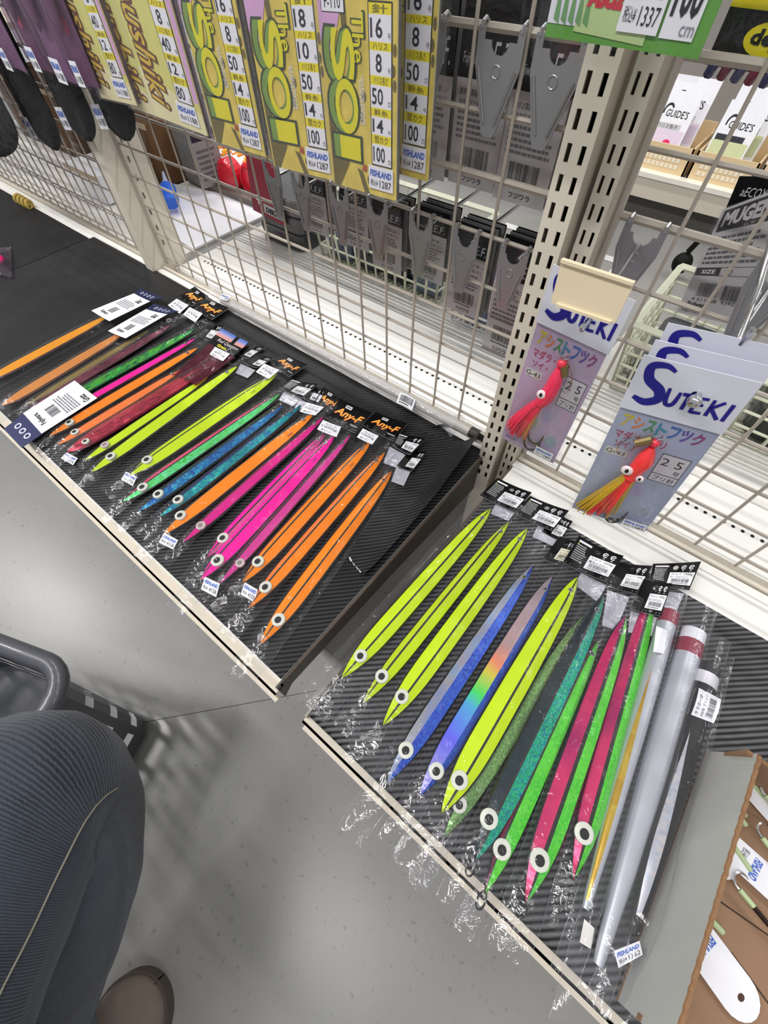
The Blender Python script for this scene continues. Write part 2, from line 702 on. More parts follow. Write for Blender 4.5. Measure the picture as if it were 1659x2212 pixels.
def mat_sheet(name, x0, x1, y0, y1, m, label, z=DZ, fold=True, amp=0.0008):
    b = MB()
    nx, ny = 40, 16
    rows = []
    for j in range(ny+1):
        y = y0+(y1-y0)*j/ny
        rows.append([(x0+(x1-x0)*i/nx, y, z+amp*(1+noise.noise(Vector((i*.3, j*.4, x0*3))))) for i in range(nx+1)])
    if fold:      # rolled front edge
        rows = [[(p[0], y0-0.0035, z-0.010) for p in rows[0]], [(p[0], y0-0.003, z-0.002) for p in rows[0]]] + rows
    b.grid(rows, m)
    o = b.build(name, smooth=True)
    return tag(o, label, 'mat')


mat_sheet('shelf_mat', -2.45, -1.30, 0.0022, 0.428, MATD, 'dull black mat on the far left shelf, empty but for a pink packet')
mat_sheet('shelf_mat', -1.297, -0.1625, 0.006, 0.440, MATL, 'black ribbed mat under the long left row of lures', fold=False)
mat_sheet('shelf_mat', -0.1130, 0.784, 0.0022, 0.395, MATR, 'grey and black ribbed mat with a rolled front edge on the right shelf')

# loose torn piece of matting at the right end of the left shelf
b = MB()
A0, A1, A2, A3 = PZ(905, 935, DZ), PZ(1052, 975, DZ), PZ(788, 1248, DZ), PZ(752, 1205, DZ)
rows = []
for j in range(17):
    v = j/16
    l, r_ = A0.lerp(A3, v), A1.lerp(A2, v)
    row = []
    for i in range(13):
        u = i/12
        p = l.lerp(r_, u)
        cu = max(0, u-0.62)/0.38*max(0, 1-v*1.25)
        p = p+Vector((-0.016*cu*cu, 0, 0.0035+0.007*u**3+0.030*cu+0.0006*noise.noise(Vector((i*.5, j*.5, 1)))))
        if i == 12:
            p += Vector((0.0015*noise.noise(Vector((j*2.1, 0, 0))), 0, 0))
        row.append(p)
    rows.append(row)
b.grid(rows, MATL)
tr_ = M('C9C9C9', 0.7)
for q in ((0.05, .998), (.25, .985), (.45, 1.0), (.6, .99)):      # white torn paper backing along the lower edge
    p = A3.lerp(A2, q[0])
    b.poly([p+Vector((0, 0, .0036)), p+Vector((.006, -.003, .0036)), p+Vector((.007, -.001, .0036)), p+Vector((.001, .002, .0036))], tr_)
tag(b.build('loose_mat', smooth=True), 'torn loose piece of ribbed black mat curling at its edge beside the post', 'mat')
b = MB()      # second fold of the same rear corner
b.grid([[PZ(912, 925, DZ)+Vector((0, 0, .002)), PZ(985, 925, DZ)+Vector((0, 0, .004)), PZ(1058, 970, DZ)+Vector((0, 0, .008))],
        [PZ(930, 905+20, DZ)+Vector((0, .001, .004)), PZ(990, 915, DZ)+Vector((0, .001, .006)), PZ(1062, 962, DZ)+Vector((0, .002, .008))],
        [PZ(930, 905+20, DZ)+Vector((0, .004, .001)), PZ(990, 915, DZ)+Vector((0, .004, .001)), PZ(1062, 962, DZ)+Vector((0, .005, .001))]], MATD)
tag(b.build('mat_fold', smooth=True), 'folded back edge of black matting against the foot of the slotted post', 'mat')


# ------------------------------------------------------------------ slotted posts
def slotted_post(x0, x1, yf, yb, label, ztop=1.75):
    t = thing('slotted_post', label, 'post', ((x0+x1)/2, (yf+yb)/2, 0))
    w = x1-x0
    sw, pitch = w*0.155, 0.0205
    xs = [x0, x0+w*.19, x0+w*.19+sw, x1-w*.19-sw, x1-w*.19, x1]
    b = MB()
    zs = [0.0]
    z = 0.36
    while z < 0.95:
        zs += [z, z+0.0125]
        z += pitch
    zs.append(ztop)
    for j in range(len(zs)-1):
        open_ = (j % 2 == 1)
        for i in range(5):
            if open_ and i in (1, 3):
                # slot walls
                a, c = xs[i], xs[i+1]
                z0, z1 = zs[j], zs[j+1]
                d = 0.002
                b.poly([(a, yf, z0), (a, yf+d, z0), (a, yf+d, z1), (a, yf, z1)], CREAM_SHADE)
                b.poly([(c, yf, z1), (c, yf+d, z1), (c, yf+d, z0), (c, yf, z0)], CREAM_SHADE)
                b.poly([(a, yf, z0), (c, yf, z0), (c, yf+d, z0), (a, yf+d, z0)], CREAM_SHADE)
                continue
            b.poly([(xs[i], yf, zs[j]), (xs[i+1], yf, zs[j]), (xs[i+1], yf, zs[j+1]), (xs[i], yf, zs[j+1])], CREAM)
    b.build('slotted_face', t)
    b = MB()
    b.poly([(x1, yf, 0), (x1, yb, 0), (x1, yb, ztop), (x1, yf, ztop)], CREAM_SHADE)
    b.poly([(x0, yb, 0), (x0, yf, 0), (x0, yf, ztop), (x0, yb, ztop)], CREAM_SHADE)
    b.poly([(x1, yb, 0), (x0, yb, 0), (x0, yb, ztop), (x1, yb, ztop)], M('17150F', 0.8))  # shade inside the post painted in as a near-black back wall
    b.poly([(x0, yf, ztop), (x1, yf, ztop), (x1, yb, ztop), (x0, yb, ztop)], CREAM)
    b.build('channel', t)
    return t


slotted_post(-0.1655, -0.1395, 0.428, 0.462, 'cream steel post with two columns of slots, nearest the left grid')
slotted_post(-0.1345, -0.1165, 0.446, 0.480, 'narrower cream slotted post set back right of its twin')
# left upright
t = thing('upright', 'plain cream upright between the far left grid and the left grid', 'post', (-1.045, 0.50, 0))
b = MB()
b.box((-1.060, 0.434, 0), (-1.034, 0.470, 1.6), CREAM)
b.build('front_channel', t)
b = MB()
b.box((-1.056, 0.470, 0), (-1.036, 0.525, 1.6), CREAM)
b.build('side_panel', t)
b = MB()
for k in range(18):
    b.box((-1.0335, 0.482, 0.44+k*0.03), (-1.0330, 0.484, 0.45+k*0.03), INK)
b.build('slot_row', t)


# ------------------------------------------------------------------ wire grids
def wire_grid(x0, x1, xs, zs, y, label, zb=0.405, ztop=1.15, frame=True, fr=.0028):
    t = thing('wire_grid', label, 'grid', ((x0+x1)/2, y, zb))
    v = None
    for x in xs:
        if v is None:
            b = MB()
            b.tube([(x, y, zb), (x, y, ztop)], 0.0018, WIREM, 6)
            v = b.build('vertical_wire', t)
            vx = x
        else:
            c = v.copy()
            COL.objects.link(c)
            c.parent = t
            c.location = (x-vx, 0, 0)
    h = None
    for z, r in zs:
        if h is None or r != hr:
            b = MB()
            b.tube([(x0, y+0.0035, z), (x1, y+0.0035, z)], r, WIREM, 6)
            h = b.build('horizontal_wire', t)
            hz, hr = z, r
        else:
            c = h.copy()
            COL.objects.link(c)
            c.parent = t
            c.location = (0, 0, z-hz)
    if frame:
        for x in (x0, x1):
            b = MB()
            b.tube([(x, y+.002, zb), (x, y+.002, ztop)], fr, WIREM, 8)
            b.build('frame_wire', t)
    return t


GY = 0.470
zrow = [(0.908-q, 0.0022) for q in (0.488, 0.437, 0.386, 0.335, 0.285, 0.231)] + [(0.908-0.179, 0.0034), (0.908-0.131, 0.0024), (0.908-0.078, 0.0034)] + \
       [(0.908-0.025+0.051*k, 0.0024) for k in range(5)]
wire_grid(-1.030, -0.168, [-0.2325-0.05*k for k in range(16)], zrow, GY, 'beige wire grid behind the long left row of lures')
zrow2 = [(0.908-q, 0.0022) for q in (0.488, 0.440, 0.389, 0.337, 0.285, 0.233)] + [(0.908-0.179, 0.0036), (0.908-0.131, 0.0022), (0.908-0.078, 0.0036)] + \
        [(0.908-0.025+0.051*k, 0.0024) for k in range(5)]
wire_grid(-0.114, 0.78, [-0.058+0.05*k for k in range(17)], zrow2, GY, 'beige wire grid right of the slotted posts with squid lures hung on it', fr=.0042)
wire_grid(-2.40, -1.066, [-1.10-0.04*k for k in range(32)], zrow, GY-0.005, 'beige wire grid at the far left behind the black packs')

# low kick rail under the grids, behind the matting
for x0, x1, lb in ((-1.03, -0.17, 'cream steel rail along the foot of the left grid'), (-0.114, 0.784, 'cream steel rail along the foot of the right grid'),
                   (-2.4, -1.065, 'dusty cream rail along the foot of the far left grid')):
    b = MB()
    b.box((x0, 0.457, DZ-0.03), (x1, 0.463, DZ+0.004), LIPM)
    b.box((x0, 0.463, DZ-0.05), (x1, 0.487, DZ-0.022), CREAM_SHADE)
    tag(b.build('grid_rail'), lb, 'rail')


# ------------------------------------------------------------------ rear shelves on the other side of the grid
def rear_deck(x0, x1, label, z=0.39):
    t = thing('rear_shelf', label, 'shelf', ((x0+x1)/2, 0.7, z-0.03))
    b = MB()
    b.box((x0, 0.488, z-0.010), (x1, 0.940, z-0.0006), DECKW)
    b.box((x0, 0.486, z-0.022), (x1, 0.490, z), DECKW)
    for y in (0.500, 0.606, 0.664, 0.672, 0.682, 0.694, 0.704):
        b.box((x0, y, z-0.0006), (x1, y+0.0035, z+0.0022), DECKW)
    b.build('deck_panel', t)
    n = 0
    b = MB()
    x = x0+0.03
    dk = M('0B0A09', 0.9)
    while x < x1-0.02:
        b.poly([(x+0.0026*math.cos(a), 0.547+0.0026*math.sin(a), z-0.0002) for a in [2*math.pi*i/10 for i in range(10)]], dk)
        x += 0.0125
    o = b.build('perforation_row', t)
    o['kind'] = 'stuff'
    b = MB()
    b.box((x0, 0.936, z-0.04), (x1, 0.944, z), LIPM)
    b.build('front_lip', t)
    return t


rear_deck(-1.03, -0.168, 'white perforated shelf behind the left grid carrying baskets and tackle boxes')
rear_deck(-0.114, 0.784, 'white perforated shelf behind the right grid')
rear_deck(-2.4, -1.066, 'dim white shelf behind the far left grid')
t = thing('rear_shelf', 'added unseen steel shelf that shades the cartons behind the far left grid', 'shelf', (-1.75, .72, .72))  # unseen shelf added to darken the bay behind the far left grid
b = MB()
b.box((-2.45, .484, .725), (-1.42, .95, .735), CREAM_SHADE)
b.build('deck_panel', t)
b = MB()
b.box((-2.45, .945, .70), (-1.42, .955, .738), LIPM)
b.build('front_lip', t)
b = MB()
b.prism([PZ(385, 520, .393), PZ(418, 541, .393), PZ(579, 465, .393), PZ(500, 425, .393), PZ(350, 395, .393)], (0, 0, 0.004), M('F4F4FA', 0.5))
tag(b.build('white_board'), 'white board lying on the rear shelf in front of the red jars', 'board')

# ================================================================== PACKED LURES ON THE SHELVES
PROF = [(0, .02), (.02, .24), (.05, .46), (.10, .72), (.16, .90), (.22, .98), (.30, 1), (.52, .99), (.66, .93), (.76, .86), (.84, .75), (.90, .61), (.95, .42), (.985, .20), (1, .05)]
FAT = [(0, .02), (.02, .34), (.05, .60), (.10, .82), (.16, .94), (.24, 1), (.4, 1), (.6, .96), (.75, .86), (.86, .68), (.93, .46), (.98, .2), (1, .05)]
RIM = M('08080A', 0.3, coat=0.4)
LINE = M('14140C', 0.4)
RINGM = M('2A2A2C', 0.28, metal=0.8)
HAZEIN = film('folded_inner_bag', tint=(0.86, 0.86, 0.9), haze=0.38, ccol=(0.80, 0.80, 0.87), crinkle=0.3)


def lure_body(t, tail, head, hw, z0, th, ml, mr, ridge=0.0, line=True, rimw=0.10, lw=.0012, prof=PROF, eye=None, eyes=0.0075, eye_dull=False,
              marks=None, tail_eye=True, rim=RIM, n=34, bow=0.0, ring=False, noseeye=True):
    """knife jig: two facets meeting at a ridge, dark keel line, dark rim; eye, line tie and ring as parts"""
    H, T = PZ(*head, z0+th*.5), PZ(*tail, z0+th*.5)
    H.z = T.z = z0
    ax = (T-H)
    Ln = ax.length
    ax.normalize()
    ac = Vector((ax.y, -ax.x, 0))
    b = MB()
    rows = []
    for i in range(n+1):
        s = i/n
        s = 0.5-0.5*math.cos(math.pi*s)
        w = max(hw*lerp_tab(prof, s), 0.0004)
        k = w/hw
        tt = th*(0.30+0.70*k)
        lift = th*0.5*(1-(0.30+0.70*k))
        p = H+ax*(Ln*s)+ac*(bow*math.sin(math.pi*s))
        r = ridge*w*0.8
        lw_ = min(lw, w*.16) if line else 0.0
        bw = w*rimw+0.0004
        w *= 1.06
        pts = [(-w, .42), (-w+bw, .58), (r-lw_, 1.0), (r+lw_, 1.0), (w-bw, .58), (w, .42), (w*.55, 0.0), (-w*.55, 0.0)]
        rows.append([p+ac*a+Vector((0, 0, lift+tt*c)) for a, c in pts])
    mm = [rim, ml, LINE, mr, rim, rim, rim, rim]
    b.grid(rows, ml, lambda i, j: mm[j], closed=True)
    b.poly(rows[0], rim)
    b.poly(rows[-1][::-1], rim)
    body = b.build('jig_body', t)

    def surf(s, u):
        """point on the top facets: s along from the head, u across"""
        w = hw*lerp_tab(prof, s)
        k = w/hw
        tt = th*(0.30+0.70*k)
        lift = th*0.5*(1-(0.30+0.70*k))
        r = ridge*w*.8
        x = u*w
        c = 1-0.42*abs(x-r)/max(1e-5, (w-r if x > r else w+r))
        return H+ax*(Ln*s)+ac*(x+bow*math.sin(math.pi*s))+Vector((0, 0, lift+tt*c))
    if eye:
        e = PZ(*eye, z0+th)
        s = max(.02, min(.98, (e-H).dot(ax)/Ln))
        w = hw*lerp_tab(prof, s)
        u = max(-1.1, min(1.1, (e-H).dot(ac)/w))
        c = surf(s, u)
        c.z = max(c.z, surf(s, ridge*.8).z-.0004)
        b = MB()
        pm = M('1A1A1A', 0.25) if not eye_dull else M('8A8078', 0.4)
        wm = EYEW if not eye_dull else M('C9B4B4', 0.4)
        rows = []
        for rr, hh in ((1.0, -0.002), (1.0, .0007), (.9, .0011), (.51, .0014), (.49, .0015), (.2, .0016), (.02, .00165)):
            rows.append([c+ac*(.93*eyes*rr*math.cos(2*math.pi*k/18))+ax*(.93*eyes*rr*math.sin(2*math.pi*k/18)*1.06-(.0006 if rr < .6 else 0))+Vector((0, 0, hh)) for k in range(18)])
        b.grid(rows, wm, lambda i, j: wm if i < 3 else pm, closed=True)
        b.poly(rows[-1], pm)
        b.build('eye', body)
    if tail_eye:
        b = MB()
        c = surf(.925, ridge*.3)
        b.torus(c+Vector((0, 0, .0007)), (0, 0, 1), .0023, .0008, CHROME, 12, 5)
        b.poly([c+Vector((.0017*math.cos(a), .0017*math.sin(a), .0009)) for a in [2*math.pi*i/10 for i in range(10)]], INK)
        b.build('line_tie', body)
    if ring:
        b = MB()
        c = H-ax*0.006
        pts = []
        for i in range(17):
            a = 2*math.pi*i/16
            pts.append(c+ax*(0.007*math.sin(a))*(1+.2*math.sin(a))+ac*(0.0035*math.cos(a))+Vector((0, 0, th*.4)))
        b.tube(pts, .0009, RINGM, 5, cap=False)
        b.build('split_ring', body)
    if marks:
        b = MB()
        c = surf(.80, .45 if ridge < .3 else -.2)
        Fm = Frame(c-ac*.0025-ax*.004, c-ac*.0025+ax*.004, c-ac*.0055*.0+ax*.004-ac*.0045, c-ac*.0045-ax*.004)
        b.text(lambda u, v, h: c+ax*(-.005+.010*u)+ac*(.002-.004*v)+Vector((0, 0, .0005)), marks, 0, 0, 1, 1, INK)
        b.build('weight_mark', body)
    return H, T, ax, ac, Ln


def bag_for(t, H, ax, ac, L0, L1, wl, wr, z0, th, hw, mat=CLEAR, seed=0, crumple=0.003, n=(34, 13)):
    """film over the lure from L0 (towards the head, negative past it) to L1 along the axis"""
    rn = Vector((seed*3.1, seed*1.7, 0))
    rows = []
    ny, nx = n
    Lh = L1
    for j in range(ny+1):
        s = L0+(L1-L0)*j/ny
        row = []
        for i in range(nx+1):
            u = -1+2*i/nx
            x = (u*wl if u < 0 else u*wr)
            k = max(0.0, 1-(abs(x)/(hw*1.35))**2)
            inb = 1.0 if s > 0.012 else max(0, (s-L0)/max(1e-5, 0.012-L0))
            nzv = noise.noise(Vector((x*60, s*28, 0))+rn)
            nz2 = noise.noise(Vector((x*150, s*90, 4))+rn)
            z = z0+0.0012+(th+0.0022)*k**.7*inb
            cr = crumple*(0.35+3.2*max(0, -s/0.05) if s < 0 else 0.35)
            z += max(-0.0004, cr*(nzv*.7+nz2*.4+.25))
            if s < 0:
                x *= 1-0.10*min(1, -s/abs(L0))*(0.4+abs(noise.noise(rn)))
            wob = 0.0012*noise.noise(Vector((u*3, s*40, 9))+rn)
            row.append(H+ax*(s+wob)+ac*(x+wob)+Vector((0, 0, z-H.z)))
        rows.append(row)
    b = MB()
    b.grid(rows, mat)
    # heat-sealed side seams, slightly doubled film
    for e in (0, nx):
        seam = [r[e]+Vector((0, 0, .0003)) for r in rows]
        b.tube(seam, .00045, mat, 4, cap=False)
    return b.build('plastic_bag', t, smooth=True)


TXT_STK = {'y': ('カムイ 1000g', '蓄光イエロー'), 'g': ('カムイ 1000g', '玉虫グリーン'), 'a': ('カムイ 1000g', 'オーラグリピン'), 'b': ('カムイ 1000g', 'アルミホロ')}


def rot_rect(F, u0, v0, u1, v1, h):
    return F.sub(u0, v0, u1, v1, h)


def header_back(t, c, z=DZ+.004, stk='y', curl=0.002, seed=1, cream=False, full=True, th=.0006, lift=0.0, stickonly=False):
    """black back of a header card: small print, recycling marks, hang hole, bar-code sticker. c = BL,BR,TR,TL pixels"""
    zz = [z, z, z+lift, z+lift]
    F = Frame(*[PZ(p[0], p[1], q) for p, q in zip(c, zz)], curl=curl)
    b = MB()
    slab(b, F, th, CARDB, M('D8D8DC', 0.6), hole=(0.53, 0.80, 0.0033))
    W_ = M('DCDCE0', 0.6, var=0)
    h = th+.0002
    if full:
        b.rect(F, .07, .83, .37, .90, W_, h)
        b.lines(F, .07, .22, .36, .78, 8, M('A8A8AA', 0.6, var=0), h, seed)
        b.poly([F(.065, .76, h), F(.10, .76, h), F(.083, .80, h)], M('C8E020', .6, var=0))
    # recycling marks
    for cx in (.70, .86):
        b.ring(F, cx, .80, .055, .085, .62, W_, h, 12, 0.3, 5.6)
        b.rect(F, cx-.03, .785, cx+.03, .815, W_, h)
        b.rect(F, cx-.02, .66, cx+.02, .68, W_, h)
    for u in (.05, .14, .42, .52, .84, .95):
        b.poly([F(u-.018, .035, h), F(u, .07, h), F(u+.018, .045, h), F(u, .085, h)], W_)
    b.build('header_card', t)
    b = MB()
    Fs = F.sub(.43, .14, .97, .60, th+.0003)
    sm = M('EBEBF0', .5, var=.01) if not cream else M('E8E2C8', .5, var=.01)
    slab(b, Fs, .0002, sm)
    a_, c_ = TXT_STK[stk]
    hh = .0004
    b.text(Fs, a_, .06, .74, .92, .93, INK, hh)
    b.text(Fs, c_, .06, .50, .82, .68, INK, hh)
    b.barcode(Fs, .14, .18, .88, .46, INK, hh, seed)
    b.lines(Fs, .1, .05, .9, .14, 1, INK, hh, seed)
    b.build('barcode_sticker', t)
    return F


AO = M('FFB648', 0.5, var=0.0)
AO2 = M('E8662C', 0.5, var=0.0)


def header_any(t, c, z=DZ+.004, text='Any-F', curl=0.002, seed=1, th=.0006, lift=0.0):
    zz = [z, z, z+lift, z+lift]
    F = Frame(*[PZ(p[0], p[1], q) for p, q in zip(c, zz)], curl=curl)
    b = MB()
    slab(b, F, th, CARDB, M('D8D8DC', 0.6), hole=(0.62, 0.80, 0.0032))
    h = th+.0002
    wt = M('E4E4EA', .6, var=0)
    b.rect(F, .28, .74, .46, .88, wt, h)
    b.lines(F, .30, .76, .44, .86, 1, INK, h+.0001, seed)
    b.text(F, text, .09, .255, .93, .675, AO2, h, bold=0.035, shear=0.25)
    b.text(F, text, .10, .28, .92, .67, AO, h+.0002, bold=0.012, shear=0.25)
    b.text(F, 'Fujiwara', .70, .17, .93, .25, wt, h, bold=0.02)
    for u in (.06, .30, .62, .9):
        b.rect(F, u, .07, u+.08, .095, M('77777A', .6, var=0), h)
    b.build('header_card', t)
    return F


def weight_sticker(t, c, z, body):
    F = Frame(*[PZ(p[0], p[1], z) for p in c], curl=.0006)
    b = MB()
    slab(b, F, .0003, PAPER)
    b.text(F, 'カムイ', .2, .72, .8, .88, INK, .0005)
    b.text(F, body, .1, .36, .9, .62, INK, .0005)
    b.lines(F, .12, .68, .9, .70, 1, INK, .0005, 3)
    b.text(F, '蓄光カラー', .15, .10, .72, .25, INK, .0005)
    b.build('weight_sticker', t)


def price_sticker(t, c, z, price, pl=None):
    F = Frame(*[pl(p) if pl else PZ(p[0], p[1], z) for p in c])
    sticker_on(t, F, price)


BLUEI = M('2B5FC4', .5, var=0)


def sticker_on(t, F, price, h=.0003, pre='税込¥'):
    b = MB()
    slab(b, F, h, PAPER)
    b.text(F, 'FISHLAND', .06, .56, .94, .84, BLUEI, h+.0003, bold=.03, shear=.2)
    b.text(F, pre, .08, .16, .38, .42, INK, h+.0003)
    b.text(F, price, .46, .13, .93, .44, INK, h+.0003)
    b.build('price_sticker', t)


def white_backing(t, c, z):
    F = Frame(*[PZ(p[0], p[1], z) for p in c])
    b = MB()
    slab(b, F, .0003, HAZEIN)
    b.build('bag_fold', t)


# ---- foils
F_BLUE = foil('blue_foil', ['15309A', '2748C8', '2E6AD0', '3A50C0'], 500, metal=.35, rough=.3)
F_BLUEH = foil('blue_prism_foil', ['0A2E6E', '0F62B8', '1590C8', '1C4AA0', '30B8D8'], 330, metal=.4)
F_TEAL = foil('teal_prism_foil', ['0A5A70', '0C8C98', '18B4B0', '1A70B0', '30D0C0'], 330, metal=.4)
F_TGRN = foil('teal_green_glitter_foil', ['066A70', '089088', '0CB078', '30C890', '0A7AA0', '10C8A0'], 620, metal=.4, relief=.7)
F_DTEAL = foil('dark_teal_foil', ['02161C', '03222A', '042A34'], 300, metal=.1, relief=.1)
F_GRN = foil('lime_green_foil', ['3CB818', '58D830', '68E040', '40C82C', '70F060'], 500, metal=.2, relief=.4, band=26, mixf=.2)
F_MINT = foil('mint_green_foil', ['48C850', '60E070', '68E8A0', '40C848'], 260, metal=.25, relief=.4)
F_PNK = foil('rose_pink_foil', ['8A1050', 'A41860', 'C42464', 'DC306C', 'A41860'], 90, metal=.25, relief=.05, rough=.25, band=13, mixf=.06)
F_SILV = foil('silver_rainbow_foil', ['8890A8', 'B8A0A8', '90A8D0', 'A8A8B0', '7890D8', 'C8A898'], 60, metal=.5, relief=.05, band=9, mixf=.05)
F_PRISM = foil('rainbow_prism_foil', ['6868E0', '5890E8', '40E060', 'F0D040', 'F08870', 'B0A0B0', 'B0A8B8'], 40, metal=.4, relief=.05, band=9, mixf=.03)
F_RED = foil('crimson_foil', ['780C28', 'A01838', 'C82848', '8C1230', 'E04860'], 420, metal=.5, stretch=(1, .25, 1))
F_GREEN = foil('emerald_foil', ['0A5A38', '0C8044', '18A038', '60C020', '0A7050', '30D840'], 360, metal=.45, stretch=(1, .3, 1))
F_BURG = foil('burgundy_foil', ['48182C', '602038', '7A3048', '8C4458'], 300, metal=.4, stretch=(1, .3, 1))
F_GGRN = foil('green_glitter_foil', ['4C7048', '6C9850', '88B868', '5C8848', 'A8D880'], 700, metal=.4, relief=.6)
F_GOLD = foil('gold_foil', ['A88020', 'C8A030', 'D8B848', 'B89028'], 70, metal=.55, relief=.1)
F_SCALE = foil('silver_scale_foil', ['A8A8B0', 'D8D8E0', 'C0C8D8', 'E0D8D8', 'B0B8C8'], 240, metal=.6, relief=.7)
ORW = M('F8A41E', .45, var=.05, spec=.2)
ORT = M('E09048', .45, var=.05, spec=.2)
OLIVE = M('8A7430', .42, var=.06, coat=.3)
YELT = M('C2D818', .45, var=.05, spec=.2)
MAGD = M('B01878', .36, var=.08, coat=.3)
NAVY = M('1C2450', .4, var=.05)


def rainbow(tail, head):
    """diffraction foil: rainbow sheen painted in as fixed colour, from violet nose to silvery pink"""
    m = bpy.data.materials.new('painted_sheen_foil')
    t, N, L = nt(m)
    b = N['Principled BSDF']
    A, B = PZ(*head, DZ), PZ(*tail, DZ)
    d = B-A
    tc = N.new('ShaderNodeTexCoord')
    dp = N.new('ShaderNodeVectorMath')
    dp.operation = 'DOT_PRODUCT'
    dp.inputs[1].default_value = tuple(d/d.length_squared)
    L.new(tc.outputs['Object'], dp.inputs[0])
    nz = N.new('ShaderNodeTexNoise')
    nz.inputs['Scale'].default_value = 30
    L.new(tc.outputs['Object'], nz.inputs['Vector'])
    ad = N.new('ShaderNodeMath')
    ad.operation = 'MULTIPLY_ADD'
    ad.inputs[1].default_value = .08
    L.new(nz.outputs['Fac'], ad.inputs[0])
    L.new(dp.outputs['Value'], ad.inputs[2])
    a2 = N.new('ShaderNodeMath')
    a2.operation = 'ADD'
    a2.inputs[1].default_value = .46
    L.new(ad.outputs[0], a2.inputs[0])
    rp = N.new('ShaderNodeValToRGB')
    e = rp.color_ramp.elements
    for i, (p, c) in enumerate(((0, '4A48C0'), (.15, '8A88C8'), (.28, '6464F0'), (.40, '50B0E0'), (.46, '40E060'), (.54, 'E0D048'), (.60, 'F09068'), (.68, 'B89898'), (1, 'A0949C'))):
        q = e[i] if i < 2 else e.new(p)
        q.position = p
        q.color = lin(c)
    L.new(a2.outputs[0], rp.inputs[0])
    L.new(rp.outputs[0], b.inputs['Base Color'])  # diffraction sheen fixed into the base colour
    b.inputs['Metallic'].default_value = .3
    b.inputs['Roughness'].default_value = .3
    return m


def lure(label, tail, head, hw, ml, mr, zb=.0012, th=.011, wl=None, wr=None, ext=.035, tailx=.03, bag=CLEAR, seed=0, hold=None, **k):
    t = thing('packed_lure', label, 'lure', PZ(*[(a+b)/2 for a, b in zip(tail, head)], DZ+.001), 'fishing lures laid out on the shelves')
    H, T, ax, ac, Ln = lure_body(t, tail, head, hw, DZ+zb+.001, th, ml, mr, **k)
    bag_for(t, H, ax, ac, -ext, Ln+tailx, wl or hw*1.7, wr or hw*1.7, DZ+zb, th, hw, bag, seed)
    return t


Z = DZ
# ---- right shelf -----------------------------------------------------------------
t = lure('leftmost yellow lure on the right shelf, wide, with white eye', (1060, 1099), (737, 1466), .0128, YEL, YEL, wl=.026, wr=.019, seed=1, eye=(779, 1416), eyes=.0078, ridge=.12, ext=.045)
header_back(t, [(1036, 1072), (1111, 1107), (1148, 1066), (1074, 1034)], Z+.006, 'y', seed=11)
white_backing(t, [(1060, 1110), (1098, 1125), (1112, 1108), (1070, 1090)], Z+.004)
t = lure('narrow yellow lure with grey-yellow sides between two wide yellow ones', (1099, 1128), (783, 1520), .0100, YELT, YEL, wl=.014, wr=.014, seed=2, eye=(825, 1460), eyes=.0078, ridge=-.2, th=.013)
t = lure('third yellow lure from the slotted post side, wide, nose over the shelf mat', (1139, 1142), (826, 1569), .0128, YEL, YEL, wl=.018, wr=.026, seed=3, eye=(868, 1504), eyes=.0080, ridge=.12, ext=.048)
header_back(t, [(1110, 1110), (1192, 1149), (1228, 1105), (1144, 1073)], Z+.008, 'y', seed=12)
header_back(t, [(1170, 1150), (1208, 1170), (1236, 1128), (1200, 1108)], Z+.004, 'y', seed=13, full=False)
white_backing(t, [(1150, 1160), (1195, 1180), (1212, 1150), (1165, 1128)], Z+.004)
t = lure('bright blue lure with a pale rainbow left side and white eye', (1150, 1222), (835, 1692), .0110, F_SILV, F_BLUE, wl=.017, wr=.014, seed=4, eye=(877, 1620), eyes=.0082, ridge=-.12, ext=.055, line=False)
header_back(t, [(1172, 1208), (1215, 1224), (1250, 1172), (1208, 1160)], Z+.005, 'b', seed=14, cream=True, full=False)
t = lure('silver rainbow lure with a thin blue right edge, eye half hidden', (1192, 1246), (905, 1722), .0115, rainbow((1192, 1246), (905, 1722)), F_BLUE, wl=.014, wr=.011, seed=5, eye=(943, 1665), eyes=.0080, ridge=.38, line=False, ext=.050)
t = lure('wide yellow lure standing alone among blue and green ones', (1247, 1247), (953, 1758), .0140, YEL, YEL, zb=.006, wl=.020, wr=.022, seed=6, eye=(993, 1685), eyes=.0088, ridge=.18, ext=.055)
header_back(t, [(1214, 1218), (1308, 1259), (1344, 1204), (1248, 1160)], Z+.012, 'y', seed=15, curl=.004)
white_backing(t, [(1240, 1262), (1290, 1300), (1310, 1265), (1255, 1238)], Z+.008)
t = lure('green glitter lure mostly under the wide yellow lure', (1262, 1330), (958, 1810), .0095, F_GGRN, F_GGRN, wl=.010, wr=.012, seed=7, eye=(993, 1738), eyes=.0075, ridge=0, line=False, ext=.045, th=.008)
t = lure('dark teal lure with a glittering green right side and wire ring', (1303, 1287), (1024, 1862), .0128, F_DTEAL, F_TGRN, zb=.005, wl=.016, wr=.018, seed=8, eye=(1057, 1769), eyes=.0088, ridge=-.12, ext=.040, ring=True)
header_back(t, [(1305, 1264), (1373, 1285), (1408, 1224), (1332, 1216)], Z+.008, 'g', seed=16, full=False)
white_backing(t, [(1300, 1350), (1330, 1362), (1360, 1290), (1312, 1275)], Z+.006)
t = lure('slim lime green lure with a pink nose beside the teal lure', (1292, 1382), (1046, 1932), .0090, F_PNK, F_GRN, zb=.0004, wl=.012, wr=.013, seed=9, eye=(1085, 1835), eyes=.0086, ridge=-.75, ext=.034, ring=True)
